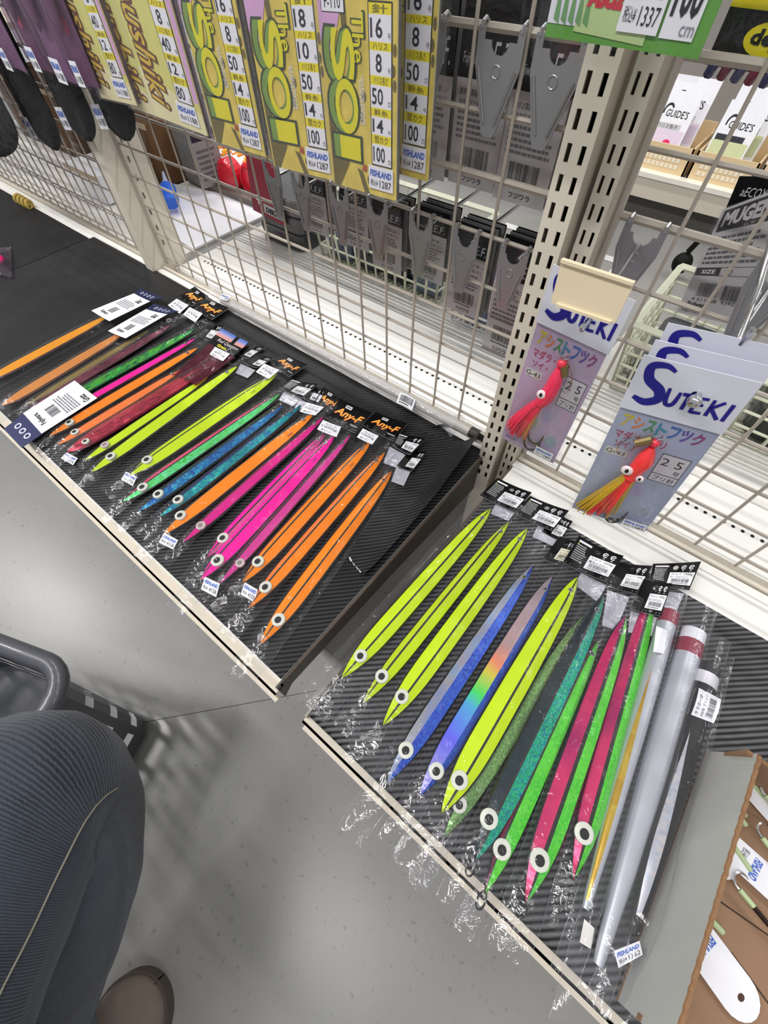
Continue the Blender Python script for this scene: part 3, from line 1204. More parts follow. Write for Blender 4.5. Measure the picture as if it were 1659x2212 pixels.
t = lure('wide pink and green lure with the lowest nose and a black ring', (1351, 1332), (1135, 1950), .0135, F_PNK, F_GRN, zb=.005, wl=.017, wr=.019, seed=10, eye=(1167, 1858), eyes=.0092, ridge=.02, ext=.040, ring=True, lw=.0018)
header_back(t, [(1359, 1316), (1424, 1332), (1450, 1262), (1388, 1253)], Z+.015, 'a', seed=17, full=False)
white_backing(t, [(1356, 1366), (1408, 1374), (1420, 1334), (1362, 1320)], Z+.008)
t = lure('rightmost pink and green lure beside the gold strip', (1412, 1272), (1238, 1900), .0125, F_PNK, F_GRN, wl=.014, wr=.0135, seed=21, eye=(1263, 1800), eyes=.0092, ridge=-.05, ext=.040, lw=.0018, tail_eye=False)
header_back(t, [(1400, 1262), (1486, 1276), (1512, 1214), (1408, 1219)], Z+.010, 'a', seed=18, lift=.004)
white_backing(t, [(1434, 1312), (1462, 1318), (1478, 1282), (1440, 1278)], Z+.006)

# ---- left shelf, right to left ------------------------------------------------------
t = lure('rightmost orange lure on the left shelf, wide, with white eye', (846, 1018), (561, 1393), .0125, ORA, ORA, wl=.017, wr=.022, seed=31, eye=(601, 1338), eyes=.0085, ridge=.1, ext=.042, ring=False)
header_back(t, [(857, 1008), (889, 1021), (923, 978), (888, 971)], Z+.006, 'y', seed=31, full=False)
white_backing(t, [(845, 1040), (872, 1050), (886, 1020), (856, 1010)], Z+.005)
t = lure('second orange lure from the right end of the left shelf', (831, 978), (538, 1314), .0112, ORAP, ORA, wl=.014, wr=.014, seed=32, eye=(573, 1267), eyes=.0082, ridge=-.2, ext=.040)
header_back(t, [(848, 963), (885, 985), (921, 949), (860, 936)], Z+.009, 'y', seed=32)
white_backing(t, [(828, 1000), (860, 1012), (880, 985), (842, 965)], Z+.005)
t = lure('third orange lure from the right end, headed by a black card', (801, 953), (523, 1260), .0118, ORA, ORA, wl=.015, wr=.015, seed=33, eye=(557, 1212), eyes=.0082, ridge=-.25, ext=.045, marks='1000')
header_any(t, [(785, 921), (851, 955), (881, 916), (812, 892)], Z+.008)
weight_sticker(t, [(771, 945), (804, 961), (818, 942), (784, 926)], Z+.0135, '1000g')
price_sticker(t, [(520, 1284), (549, 1301), (557, 1274), (529, 1258)], Z+.010, '4158')
t = lure('thin pale pink lure beside the third orange one', (757, 940), (474, 1262), .0085, PINKD, M('D83A98', .42, var=.06, spec=.2), wl=.010, wr=.010, seed=34, eye=(518, 1215), eyes=.0065, eye_dull=True, ridge=-.5, th=.009)
t = lure('wide magenta lure with white eye and small black weight mark', (722, 942), (433, 1253), .0132, MAG, MAG, zb=.003, wl=.016, wr=.016, seed=35, eye=(469, 1209), eyes=.0088, ridge=-.25, ext=.045, marks='1000')
header_any(t, [(705, 904), (768, 938), (806, 893), (734, 863)], Z+.010)
weight_sticker(t, [(685, 928), (727, 945), (737, 923), (698, 908)], Z+.0150, '1000g')
price_sticker(t, [(434, 1273), (467, 1290), (475, 1261), (443, 1246)], Z+.011, '4158')
t = lure('pink lure with a pale right side left of the wide magenta one', (704, 936), (446, 1206), .0105, MAG, PINKD, wl=.012, wr=.012, seed=36, eye=(481, 1161), eyes=.0080, ridge=.05, ext=.040)
header_any(t, [(677, 874), (722, 898), (748, 860), (699, 838)], Z+.006, text='Any-F')
t = lure('narrow dark magenta lure with a faded eye', (699, 902), (396, 1172), .0085, MAGD, M('E0148C', .42, var=.05, spec=.2), wl=.011, wr=.010, seed=37, eye=(433, 1134), eyes=.0070, eye_dull=True, ridge=-.35, line=False, ext=.035)
t = lure('orange lure left of the magenta group with a white weight sticker', (678, 894), (355, 1154), .0112, ORA, ORA, wl=.016, wr=.014, seed=38, eye=(389, 1112), eyes=.0080, ridge=-.85, ext=.045, marks='1000')
weight_sticker(t, [(648, 890), (681, 898), (700, 880), (664, 870)], Z+.0130, '1000g')
price_sticker(t, [(343, 1172), (374, 1187), (385, 1167), (355, 1151)], Z+.010, '4158')
t = lure('teal glitter lure with white eye on the left shelf', (650, 876), (345, 1117), .0100, NAVY, F_TEAL, wl=.013, wr=.012, seed=39, eye=(384, 1078), eyes=.0078, ridge=-.1, line=False, ext=.035)
header_back(t, [(652, 860), (686, 876), (706, 846), (668, 832)], Z+.006, 'b', seed=39, full=False)
white_backing(t, [(636, 882), (660, 894), (676, 876), (648, 862)], Z+.004)
t = lure('blue glitter lure with white eye on the left shelf', (612, 877), (300, 1105), .0100, NAVY, F_BLUEH, wl=.013, wr=.012, seed=40, eye=(341, 1066), eyes=.0078, ridge=-.1, line=False, ext=.035)
header_back(t, [(604, 840), (652, 862), (690, 832), (630, 820)], Z+.007, 'b', seed=40)
white_backing(t, [(602, 864), (632, 878), (652, 862), (614, 846)], Z+.004)
t = lure('green lure with a thin pink left edge and white eye', (604, 852), (265, 1085), .0116, M('F04A80', .4, coat=.3), F_MINT, wl=.014, wr=.012, seed=41, eye=(307, 1051), eyes=.0080, ridge=-.05, ext=.035)
t = lure('wide yellow lure with a black keel line on the left shelf', (597, 809), (281, 1027), .0146, YEL, YEL, zb=.003, wl=.020, wr=.020, seed=42, eye=(317, 992), eyes=.0082, ridge=-.22, ext=.042, marks='750')
header_any(t, [(587, 787), (627, 817), (665, 790), (613, 764)], Z+.008)
weight_sticker(t, [(553, 804), (581, 819), (604, 800), (571, 786)], Z+.0140, '750g')
price_sticker(t, [(262, 1036), (287, 1050), (296, 1030), (272, 1019)], Z+.010, '2926')
t = lure('second yellow lure from the left, plain, with white eye', (512, 793), (200, 1020), .0103, YEL, YEL, wl=.014, wr=.014, seed=43, eye=(238, 984), eyes=.0078, ridge=-.75, line=False, ext=.035)
header_back(t, [(529, 786), (556, 797), (592, 776), (560, 764)], Z+.006, 'y', seed=43, full=False)
white_backing(t, [(509, 806), (535, 817), (552, 800), (520, 786)], Z+.004)
t = lure('leftmost yellow lure, half covered by the burgundy film', (450, 815), (186, 994), .0080, YELT, YEL, wl=.011, wr=.011, seed=44, eye=(226, 960), eyes=.0070, eye_dull=True, ridge=-.7, line=False, ext=.03, th=.008)
header_back(t, [(512, 765), (536, 778), (574, 752), (545, 744)], Z+.004, 'y', seed=44, full=False)
t = lure('crimson foil lure with silver eye in a burgundy pack', (478, 772), (146, 977), .0155, F_RED, F_RED, zb=.004, wl=.015, wr=.015, seed=45, eye=(184, 952), eyes=.0060, ridge=0, line=False, ext=.03, prof=FAT, th=.012, tail_eye=False, rim=M('6A1026', .3, metal=.4))
Fh = Frame(*[PZ(*p, Z+.010) for p in ((448, 742), (507, 772), (537, 741), (480, 711))], curl=.001)
b = MB()
slab(b, Fh, .0006, CARDB, hole=(.62, .86, .002))
for i, cc in enumerate(('C88A78', 'B890A8', '7C8CC8', '4C68B8')):
    for seg in ((0, .56), (.68, 1)):
        b.rect(Fh, seg[0], .56+.11*i, seg[1], .56+.11*(i+1), M(cc, .5, var=0), .0008)
b.text(Fh, 'Red Question', .18, .30, .92, .50, M('D8D0D8', .5, var=0), .0009, shear=.3)
b.text(Fh, 'Gratz', .30, .08, .62, .24, M('E8E020', .5, var=0), .0009, bold=.03)
b.build('header_card', t)
b = MB()
Fb = Frame(*[PZ(*p, Z+.0155) for p in ((375, 810), (424, 832), (508, 772), (452, 742))])
slab(b, Fb, .0003, BURG)
b.build('burgundy_film', t)
weight_sticker(t, [(453, 766), (482, 781), (497, 765), (465, 750)], Z+.0170, '400g')
price_sticker(t, [(132, 990), (158, 1005), (168, 990), (144, 978)], Z+.008, '1276')
t = lure('pale orange lure seen through the burgundy film', (392, 800), (126, 961), .0078, ORAP, ORAP, wl=.010, wr=.010, seed=46, eye=(161, 932), eyes=.0068, ridge=-.7, line=False, ext=.03, th=.008)
t = lure('orange lure with pointed tail and white eye at the left end', (427, 753), (109, 942), .0085, ORA, ORA, wl=.012, wr=.011, seed=47, eye=(149, 911), eyes=.0072, ridge=-.8, line=False, ext=.03)
t = lure('slim magenta lure running under the upside-down white label', (422, 733), (120, 905), .0062, MAG, MAG, wl=.009, wr=.009, seed=48, ridge=-.6, line=False, ext=.025, th=.008)
header_back(t, [(430, 727), (456, 740), (486, 706), (455, 697)], Z+.004, 'b', seed=48, full=False)
t = lure('emerald green foil lure under a white label', (421, 711), (130, 870), .0115, F_GREEN, F_GREEN, wl=.013, wr=.012, seed=49, ridge=.1, line=False, ext=.02, prof=FAT, th=.011, rim=M('0A3A28', .3, metal=.4))
t = lure('burgundy and pink foil lure left of the emerald one', (372, 700), (66, 884), .0110, F_BURG, F_BURG, wl=.013, wr=.012, seed=50, ridge=0, line=False, ext=.02, prof=FAT, tail_eye=True, rim=M('401020', .3))
header_any(t, [(418, 669), (460, 693), (496, 667), (448, 643)], Z+.008)
header_any(t, [(385, 644), (418, 664), (452, 642), (422, 621)], Z+.005, text='Any-F')
weight_sticker(t, [(396, 680), (422, 697), (438, 678), (410, 664)], Z+.010, '350g')
weight_sticker(t, [(363, 660), (388, 678), (408, 660), (382, 646)], Z+.008, '350g')
t = lure('olive gold lure tucked beside the tan orange one', (324, 712), (56, 876), .0075, OLIVE, OLIVE, wl=.009, wr=.009, seed=51, ridge=0, line=False, ext=.02, th=.008, tail_eye=False)


def big_wrap(label, tail, head, hw, m, lab, hdr, seed, dark):
    t = lure(label, tail, head, hw, m, m, wl=hw*1.9, wr=hw*1.9, seed=seed, ridge=0, line=False, ext=.03, prof=FAT, th=.014, rim=dark, rimw=.14, bag=CLEAR, tail_eye=False)
    b = MB()
    Fl = Frame(*[PZ(*p, Z+.0185) for p in lab], curl=.001)
    slab(b, Fl, .0003, PAPER)
    b.text(Fl, 'Gratz', .55, .78, .80, .94, INK, .0005, bold=.03)
    b.lines(Fl, .12, .50, .9, .74, 5, M('70707A', .6, var=0), .0005, seed)
    b.barcode(Fl, .35, .22, .6, .42, INK, .0005, seed)
    b.text(Fl, 'Fujiwara', .2, .08, .55, .20, INK, .0005, bold=.02)
    b.build('paper_label', t)
    b = MB()
    Fh = Frame(*[PZ(*p, Z+.0175) for p in hdr], curl=.001)
    slab(b, Fh, .0006, M('1A2148', .4))
    wt = M('C8CCE0', .5, var=0)
    for k in range(4):
        b.ring(Fh, .25+.17*k, .5, .05, .2, .6, wt, .0008, 10)
    b.build('header_card', t)
    return t


t = big_wrap('far left orange lure in dark wrap whose head runs off the frame', (236, 682), (-28, 823), .0128, ORW, [(198, 672), (237, 695), (325, 652), (290, 635)], [(290, 635), (325, 652), (353, 644), (304, 624)], 52, M('4A2830', .4))
t = big_wrap('tan orange lure with a white label and bare ring', (278, 712), (6, 876), .0125, ORT, [(234, 716), (272, 732), (362, 680), (316, 669)], [(316, 669), (362, 680), (388, 674), (334, 657)], 53, M('5C3A30', .4))
b = MB()
c = PZ(365, 692, Z+.019)
b.torus(c, (0, 0, 1), .0045, .0014, CHROME, 16, 6)
b.build('eyelet', t)
# the upside-down label laid across the lures
t = thing('loose_label', 'white and navy packaging label lying upside down across the left lures', 'label', PZ(115, 890, Z+.015))
b = MB()
Fl = Frame(*[PZ(*p, Z+.0165) for p in ((211, 861), (162, 823), (51, 894), (91, 938))], curl=.001)
slab(b, Fl, .0004, PAPER)
b.text(Fl, 'Gratz', .10, .08, .42, .20, INK, .0006, bold=.03, rot=0)
b.text(Fl, 'Fujiwara', .25, .80, .75, .92, INK, .0006, bold=.03)
b.barcode(Fl, .3, .55, .7, .72, INK, .0006, 4)
b.lines(Fl, .12, .25, .9, .52, 6, M('70707A', .6, var=0), .0006, 8)
b.build('paper_panel', t)
b = MB()
Fl2 = Frame(*[PZ(*p, Z+.016) for p in ((91, 938), (51, 894), (8, 927), (47, 968))])
slab(b, Fl2, .0004, M('1C2458', .4))
for k in range(3):
    b.ring(Fl2, .25+.25*k, .5, .09, .16, .6, M('D8DCF0', .5, var=0), .0006, 12)
b.build('navy_panel', t)

# ================================================================== STICK SINKERS IN BAGS
SILVER = M('B9BCC4', .34, metal=.35, var=.04)
BURGB = M('8A2840', .4, var=.08)


def stick(label, top, tip, r0, body, cap, band, seed, strip=None, zb=.001, ext=.05, wl=.02, wr=.02, film_=None, s_strip=(.08, .72), strip_u=0.0):
    t = thing('stick_sinker', label, 'sinker', PZ(*[(a+b)/2 for a, b in zip(top, tip)], DZ+.001), 'bagged stick sinkers')
    T, H = PZ(*top, DZ+r0), PZ(*tip, DZ+r0*.6)
    T.z, H.z = DZ+zb+r0, DZ+zb+r0*.75
    ax = T-H
    Ln = ax.length
    ax.normalize()
    ac = Vector((ax.y, -ax.x, 0)).normalized()
    up = ac.cross(ax)
    R = lambda s: r0*lerp_tab([(0, .30), (.05, .42), (.25, .68), (.55, .92), (.8, 1), (1, 1)], s)

    def seg(s0, s1, m, name, k=1.0, n=14):
        b = MB()
        ns = max(3, int((s1-s0)*24))
        rows = []
        for i in range(ns+1):
            s = s0+(s1-s0)*i/ns
            p = H+ax*(Ln*s)
            rr = R(s)*k
            rows.append([p+(ac*math.cos(2*math.pi*j/n)+up*math.sin(2*math.pi*j/n))*rr for j in range(n)])
        b.grid(rows, m, closed=True)
        b.poly(rows[0], m)
        b.poly(rows[-1][::-1], m)
        return b.build(name, t, smooth=True)
    e = 1.0
    if cap:
        seg(.955, 1.0, cap, 'end_cap', .97)
        e = .955
    if band:
        seg(e-.055, e, band, 'colour_band', 1.012)
        e -= .055
    seg(0.0, e, body, 'sinker_body')
    if strip:
        b = MB()
        rows = []
        for i in range(25):
            s = s_strip[0]+(s_strip[1]-s_strip[0])*i/24
            w = R(s)*.50*min(1, (s_strip[1]-s)/(s_strip[1]-s_strip[0])*1.6+.02)*min(1, .6+i/8)
            a0 = math.pi/2+strip_u
            rr = R(s)*1.02
            rows.append([H+ax*(Ln*s)+(ac*math.cos(a0+q*w/rr)+up*math.sin(a0+q*w/rr))*rr for q in (1, .5, 0, -.5, -1)])
        b.grid(rows, strip)
        b.build('foil_strip', t, smooth=True)
    if ext:
        bag_for(t, Vector((H.x, H.y, DZ)), ax, ac, -ext, Ln+.03, wl, wr, DZ+zb, 2*r0+.001, r0*1.05, film_ or CLEARH, seed, crumple=.004)
    return t, H, T, ax, ac, up, Ln


t, *_ = stick('silver stick with a gold pointed strip and burgundy end, beside the green lures', (1446, 1324), (1262, 1962), .0098, SILVER, None, BURGB, 61, F_GOLD, wl=.0115, wr=.0108, strip_u=.55, s_strip=(.02, .74))
F = Frame(*[PZ(*p, DZ+.0225) for p in ((1411, 1408), (1418, 1352), (1442, 1362), (1434, 1412))])
b = MB()
slab(b, F, .0002, PAPER)
b.barcode(F, .1, .2, .8, .85, INK, .0004, 5)
b.build('barcode_label', t)
t, H, T, ax, ac, up, Ln = stick('thick silver stick with burgundy ring and white cap', (1498, 1366), (1288, 2082), .0128, SILVER, M('DADBE2', .4), BURGB, 62, None, wl=.021, wr=.017, ext=.05)
F = Frame(*[PZ(*p, DZ+.008) for p in ((1252, 2035), (1276, 2050), (1284, 2005), (1262, 1985))])
b = MB()
slab(b, F, .0003, M('F0ECE4', .5))
b.build('blank_sticker', t)
t, H, T, ax, ac, up, Ln = stick('black stick with white band and silver scale strip next to the carton', (1527, 1440), (1364, 2015), .0128, M('121214', .4, var=.1, spec=.3), M('16161A', .4, spec=.3), M('D8D6DC', .35, metal=.2), 63, F_SCALE, wl=.018, wr=.026, ext=.060, strip_u=.38, s_strip=(.05, .68))
F = Frame(*[PZ(*p, DZ+.0275) for p in ((1495, 1543), (1544, 1562), (1560, 1510), (1512, 1485))], curl=-.003)
F = Frame(F.p[1], F.p[2], F.p[3], F.p[0], curl=-.002)
b = MB()
slab(b, F, .0003, PAPER)
b.text(F, 'タラボーSP', .06, .76, .80, .92, INK, .0006)
b.text(F, '200号 ブラック', .06, .54, .90, .68, INK, .0006)
b.barcode(F, .12, .16, .85, .46, INK, .0006, 9)
b.build('barcode_label', t)
price_sticker(t, [(1336, 2091), (1388, 2062), (1381, 2032), (1326, 2054)], DZ+.020, '1762')

# ================================================================== CARTON WITH HOOKS AND TAGS
KRAFT = M('94745A', .75, var=.08, scale=40, bump=.1)
LINER = M('B2B2AF', .6, var=.04, scale=20)
t = thing('carton', 'open cardboard carton with grey outside holding hooks and white tags', 'box', (.33, .13, DZ+.001))
bx0, bx1, by0, by1, bz0, bz1 = .229, .520, .006, .232, DZ+.002, DZ+.062
for nm, c0, c1, inn, out in (('side_wall', (bx0, by0, bz0), (bx0+.004, by1, bz1), '+x', 0), ('side_wall', (bx1-.004, by0, bz0), (bx1, by1, bz1), '-x', 0),
                             ('end_wall', (bx0+.004, by1-.004, bz0), (bx1-.004, by1, bz1-.004), '-y', 0), ('end_wall', (bx0+.004, by0, bz0), (bx1-.004, by0+.004, bz1-.03), '+y', 0)):
    b = MB()
    x0, y0, z0 = c0
    x1, y1, z1 = c1
    lean = .010 if nm == 'side_wall' and inn == '+x' else 0
    ns = 60
    long_y = (y1-y0) > (x1-x0)
    top, bot = [], []
    for i in range(ns+1):
        k = i/ns
        zt = z1+.0006*math.sin(i*2.4)+.0007*noise.noise(Vector((i*.7, x0*9, 0)))
        if long_y:
            y = y0+(y1-y0)*k
            top.append(((x0+lean, y, zt), (x1+lean, y, zt)))
            bot.append(((x0, y, z0), (x1, y, z0)))
        else:
            x = x0+(x1-x0)*k
            top.append(((x, y0, zt), (x, y1, zt)))
            bot.append(((x, y0, z0), (x, y1, z0)))
    outer_first = inn in ('+x', '+y')
    mA, mB_ = (LINER, KRAFT) if outer_first else (KRAFT, LINER)
    rows = [[q[0] for q in bot], [q[0] for q in top]]
    b.grid(rows, mA)
    b.grid([[q[0] for q in top], [tuple((a+c)/2+(0 if n_ < 2 else -.0012) for n_, (a, c) in enumerate(zip(q[0], q[1]))) for q in top], [q[1] for q in top]], M('8A6848', .8, var=.2, scale=400))
    b.grid([[q[1] for q in top], [q[1] for q in bot]], mB_)
    for i in (0, ns):
        b.poly([bot[i][0], bot[i][1], top[i][1], top[i][0]], KRAFT)
    b.build(nm, t)
b = MB()
b.box((bx0, by0, bz0-.0015), (bx1, by1, bz0+.002), KRAFT)
b.build('carton_bottom', t)
b = MB()
for k in range(2):     # flap seams on the carton floor
    a, c = PZ(1500+k*80, 1908+k*150, bz0+.0024), PZ(1680, 2035+k*160, bz0+.0024)
    d = (c-a).normalized()
    n_ = Vector((-d.y, d.x, 0))*.0006
    b.poly([a-n_, c-n_, c+n_, a+n_], M('3C2A1C', .9))
b.build('floor_crease', t)


_q = PZ(1605, 2165, bz0+.0035)-PZ(1485, 2000, bz0+.0035)
CANG = math.atan2(_q.y, _q.x)


def tagcard(label, c, L, w, ang, z, price=True, tilt=0.0):
    ang = CANG + ang + math.radians(75)
    """white card with a rounded end and a hole"""
    t = thing('hook_card', label, 'card', Vector((c.x, c.y, z)), 'hooks and cards in the carton')
    d = Vector((math.cos(ang), math.sin(ang), tilt)).normalized()
    e = Vector((-d.y, d.x, 0)).normalized()
    n_ = d.cross(e)
    b = MB()
    pts = [(-L/2, -w/2), (L/2-w/2, -w/2)]+[(L/2-w/2+w/2*math.cos(a), w/2*math.sin(a)) for a in [-math.pi/2+math.pi*i/10 for i in range(1, 10)]]+[(L/2-w/2, w/2), (-L/2, w/2)]
    P = [Vector((c.x, c.y, z))+d*a+e*q for a, q in pts]
    b.prism(P, n_*.0006, PAPER)
    Fr = lambda u, v, h: Vector((c.x, c.y, z))+d*u+e*v+n_*(.0006+h)
    b.disc(Fr, L/2-w*.42, 0, .0022, .0030, M('4A3020', .7), .0003)
    if price:
        Fp = Frame(Fr(-L*.38, w*.42, 0), Fr(-L*.38, -w*.42, 0), Fr(-L*.05, -w*.42, 0), Fr(-L*.05, w*.42, 0))
        b.text(Fp, 'FISHLAND', .08, .55, .92, .85, BLUEI, .0003, bold=.03, shear=.2)
        b.text(Fp, '税込¥', .08, .1, .4, .38, INK, .0003)
    b.build('card', t)
    return t


GLOW = M('B9CC9C', .45, var=.05, coat=.2)
SHANK = M('3A2C28', .35, metal=.5)


def hook_in_box(label, c, ang, z, L=.045):
    ang = CANG + ang + math.radians(68)
    t = thing('assist_hook', label, 'hook', Vector((c.x, c.y, z)), 'hooks and cards in the carton')
    d = Vector((math.cos(ang), math.sin(ang), 0))
    e = Vector((-d.y, d.x, 0))
    p = Vector((c.x, c.y, z))+d*.034
    b = MB()
    pts = []
    for i in range(33):      # cord bound in even turns
        pts.append(p+d*(-L*.5+L*.60*i/32)+Vector((0, 0, .0022)))
    b.tube(pts, .0022, SHANK, 7, radii=[.0024 if i % 2 else .0017 for i in range(33)])
    b.build('bound_cord', t)
    b = MB()
    o = p+d*(L*.16)+Vector((0, 0, .0018))
    b.tube([o+d*(.010*(1-math.cos(a)))+e*(.0045*math.sin(a)) for a in [2*math.pi*i/16 for i in range(17)]], .0011, SHANK, 5, cap=False)
    b.build('cord_loop', t)
    b = MB()
    g0 = p-d*(L*.5)+Vector((0, 0, .003))
    b.tube([g0+d*.004, g0-d*.009], .0023, GLOW, 8)
    b.build('glow_sleeve', t)
    b = MB()
    hk = [g0-d*.008]
    for i in range(15):
        a = math.pi*1.15*i/14
        hk.append(g0-d*(.011+.006*math.sin(a))+e*(.0065*(1-math.cos(a))))
    b.tube(hk, .0011, CHROME, 5, radii=[.0011]*12+[.0009, .0007, .0005, .0002])
    b.build('hook_bend', t)
    return t


zb_ = bz0+.0035
tagcard('white rounded card with a hole at the bottom right of the carton', PZ(1542, 2078, zb_), .072, .032, math.radians(-75), zb_+.002)
tagcard('white card with printing under the twisted loops', PZ(1650, 1900, zb_), .07, .026, math.radians(-62), zb_+.004)
tagcard('grey-white card end leaning at the carton left wall', PZ(1575, 1850, zb_+.02), .035, .028, math.radians(-100), zb_+.006, False)
tagcard('narrow white card highest in the carton', PZ(1650, 1745, zb_), .055, .018, math.radians(-75), zb_+.004, False)
hook_in_box('hook with dark loop at the centre of the carton', PZ(1575, 1910, zb_), math.radians(-66), zb_+.007)
hook_in_box('hook with dark binding at the top of the carton', PZ(1630, 1712, zb_), math.radians(-75), zb_+.009)
hook_in_box('hook lying below the narrow white card', PZ(1618, 1800, zb_), math.radians(-72), zb_+.011)
hook_in_box('hook at the right frame edge of the carton', PZ(1690, 1990, zb_), math.radians(-60), zb_+.006)


def sleeve(px, ang, label, L=.022, r=.0026):
    ang = CANG + ang + math.radians(72)
    t0 = PZ(*px, zb_+.004)
    d = Vector((math.cos(ang), math.sin(ang), 0))
    b = MB()
    b.tube([t0-d*L/2, t0-d*L*.46, t0+d*L*.46, t0+d*L/2], r, GLOW, 9, radii=[r*.8, r, r, r*.8])
    tag(b.build('glow_sleeve', smooth=True), label, 'sleeve', 'pale green sleeves in the carton')


for px, a, lb in (((1535, 1986), -62, 'pale green sleeve alone on bare cardboard low in the carton'), ((1586, 1655), -80, 'pale green sleeve by the carton back wall'),
                  ((1628, 1696), -75, 'pale green sleeve above the dark binding'), ((1588, 1738), -70, 'upper of two green sleeves close together near the left wall'),
                  ((1590, 1756), -76, 'lower of two green sleeves close together near the left wall'), ((1600, 1850), -80, 'pale green sleeve beside the printed white card')):
    sleeve(px, math.radians(a), lb)

# ================================================================== HANGING PACKS (this side of the grid)
def wall_frame(bl, br, Y0, Y1, H, dx=0.0, dY=0.0):
    a, b_ = PY(*bl, Y0), PY(*br, Y1)
    up = Vector((dx, dY, H))
    return Frame(a, b_, b_+up, a+up)


SY = M('DAC45A', .5, var=.38, scale=70)
SGRN = M('7A9A4A', .5, var=.25, scale=60)
SPINK = M('D8A8D4', .5, var=.06, scale=60)
SYEL2 = M('E0D820', .5, var=.08, scale=50)
LBLY = M('EAD91C', .5, var=.02)
DKO = M('3C4A34', .5, var=.2)
BRN = M('6E6234', .6, var=.3, scale=90)


def col_numbers(b, F, u0, u1, zs, heads, nums, h, sc=1.0):
    """white and yellow number column; zs = heights (m) of successive cell edges from the bottom"""
    Hh = F.H
    v = [z/Hh for z in zs]
    b.rect(F, u0-.012, v[0]-.004, u1+.012, min(v[-1]+.004, 1), M('2A2A20', .5, var=0), h)
    k = 0
    for i, nm in enumerate(nums):
        a, c, d = v[2*i], v[2*i+1], v[2*i+2]
        if a > 1:
            break
        b.rect(F, u0, a, u1, c, PAPER, h+.0002)
        w = .62 if len(nm) > 2 else (.55 if len(nm) > 1 else .28)
        o = .06 if len(nm) > 1 else .28
        b.text(F, nm, u0+(u1-u0)*o, a+(c-a)*.14, u0+(u1-u0)*(o+w), c-(c-a)*.12, M('1C2230', .6, var=0), h+.0004, bold=.012)
        b.text(F, 'cm' if i in (0, 2) else '号', u0+(u1-u0)*.84, a+(c-a)*.12, u1-.005, a+(c-a)*.36, M('888890', .6, var=0), h+.0004)
        b.rect(F, u0, c, u1, d, LBLY, h+.0002)
        b.text(F, heads[i], u0+(u1-u0)*.16, c+(d-c)*.12, u1-(u1-u0)*.16, d-(d-c)*.10, M('6A6420', .6, var=0), h+.0004)


HEADS = ['間カク', '幹糸', 'ハリス長さ', 'ハリス', '針']
ZS = [.027, .043, .050, .063, .069, .084, .090, .105, .110, .125, .131]


def case_around(t, F, dep, m=CLEARF):
    dep = max(dep, .012)
    b = MB()
    P = lambda u, v, h: F(u, v, h)
    e = .012/F.W*.25
    for (q0, q1) in (((-e, -.004), (1+e, -.004)), ((1+e, -.004), (1+e, 1)), ((1+e, 1), (-e, 1)), ((-e, 1), (-e, -.004))):
        b.poly([P(*q0, -dep), P(*q1, -dep), P(*q1, .0042), P(*q0, .0042)], m)
    b.poly([P(-e, -.004, .0042), P(1+e, -.004, .0042), P(1+e, 1, .0042), P(-e, 1, .0042)], m)
    b.build('clear_sleeve', t)


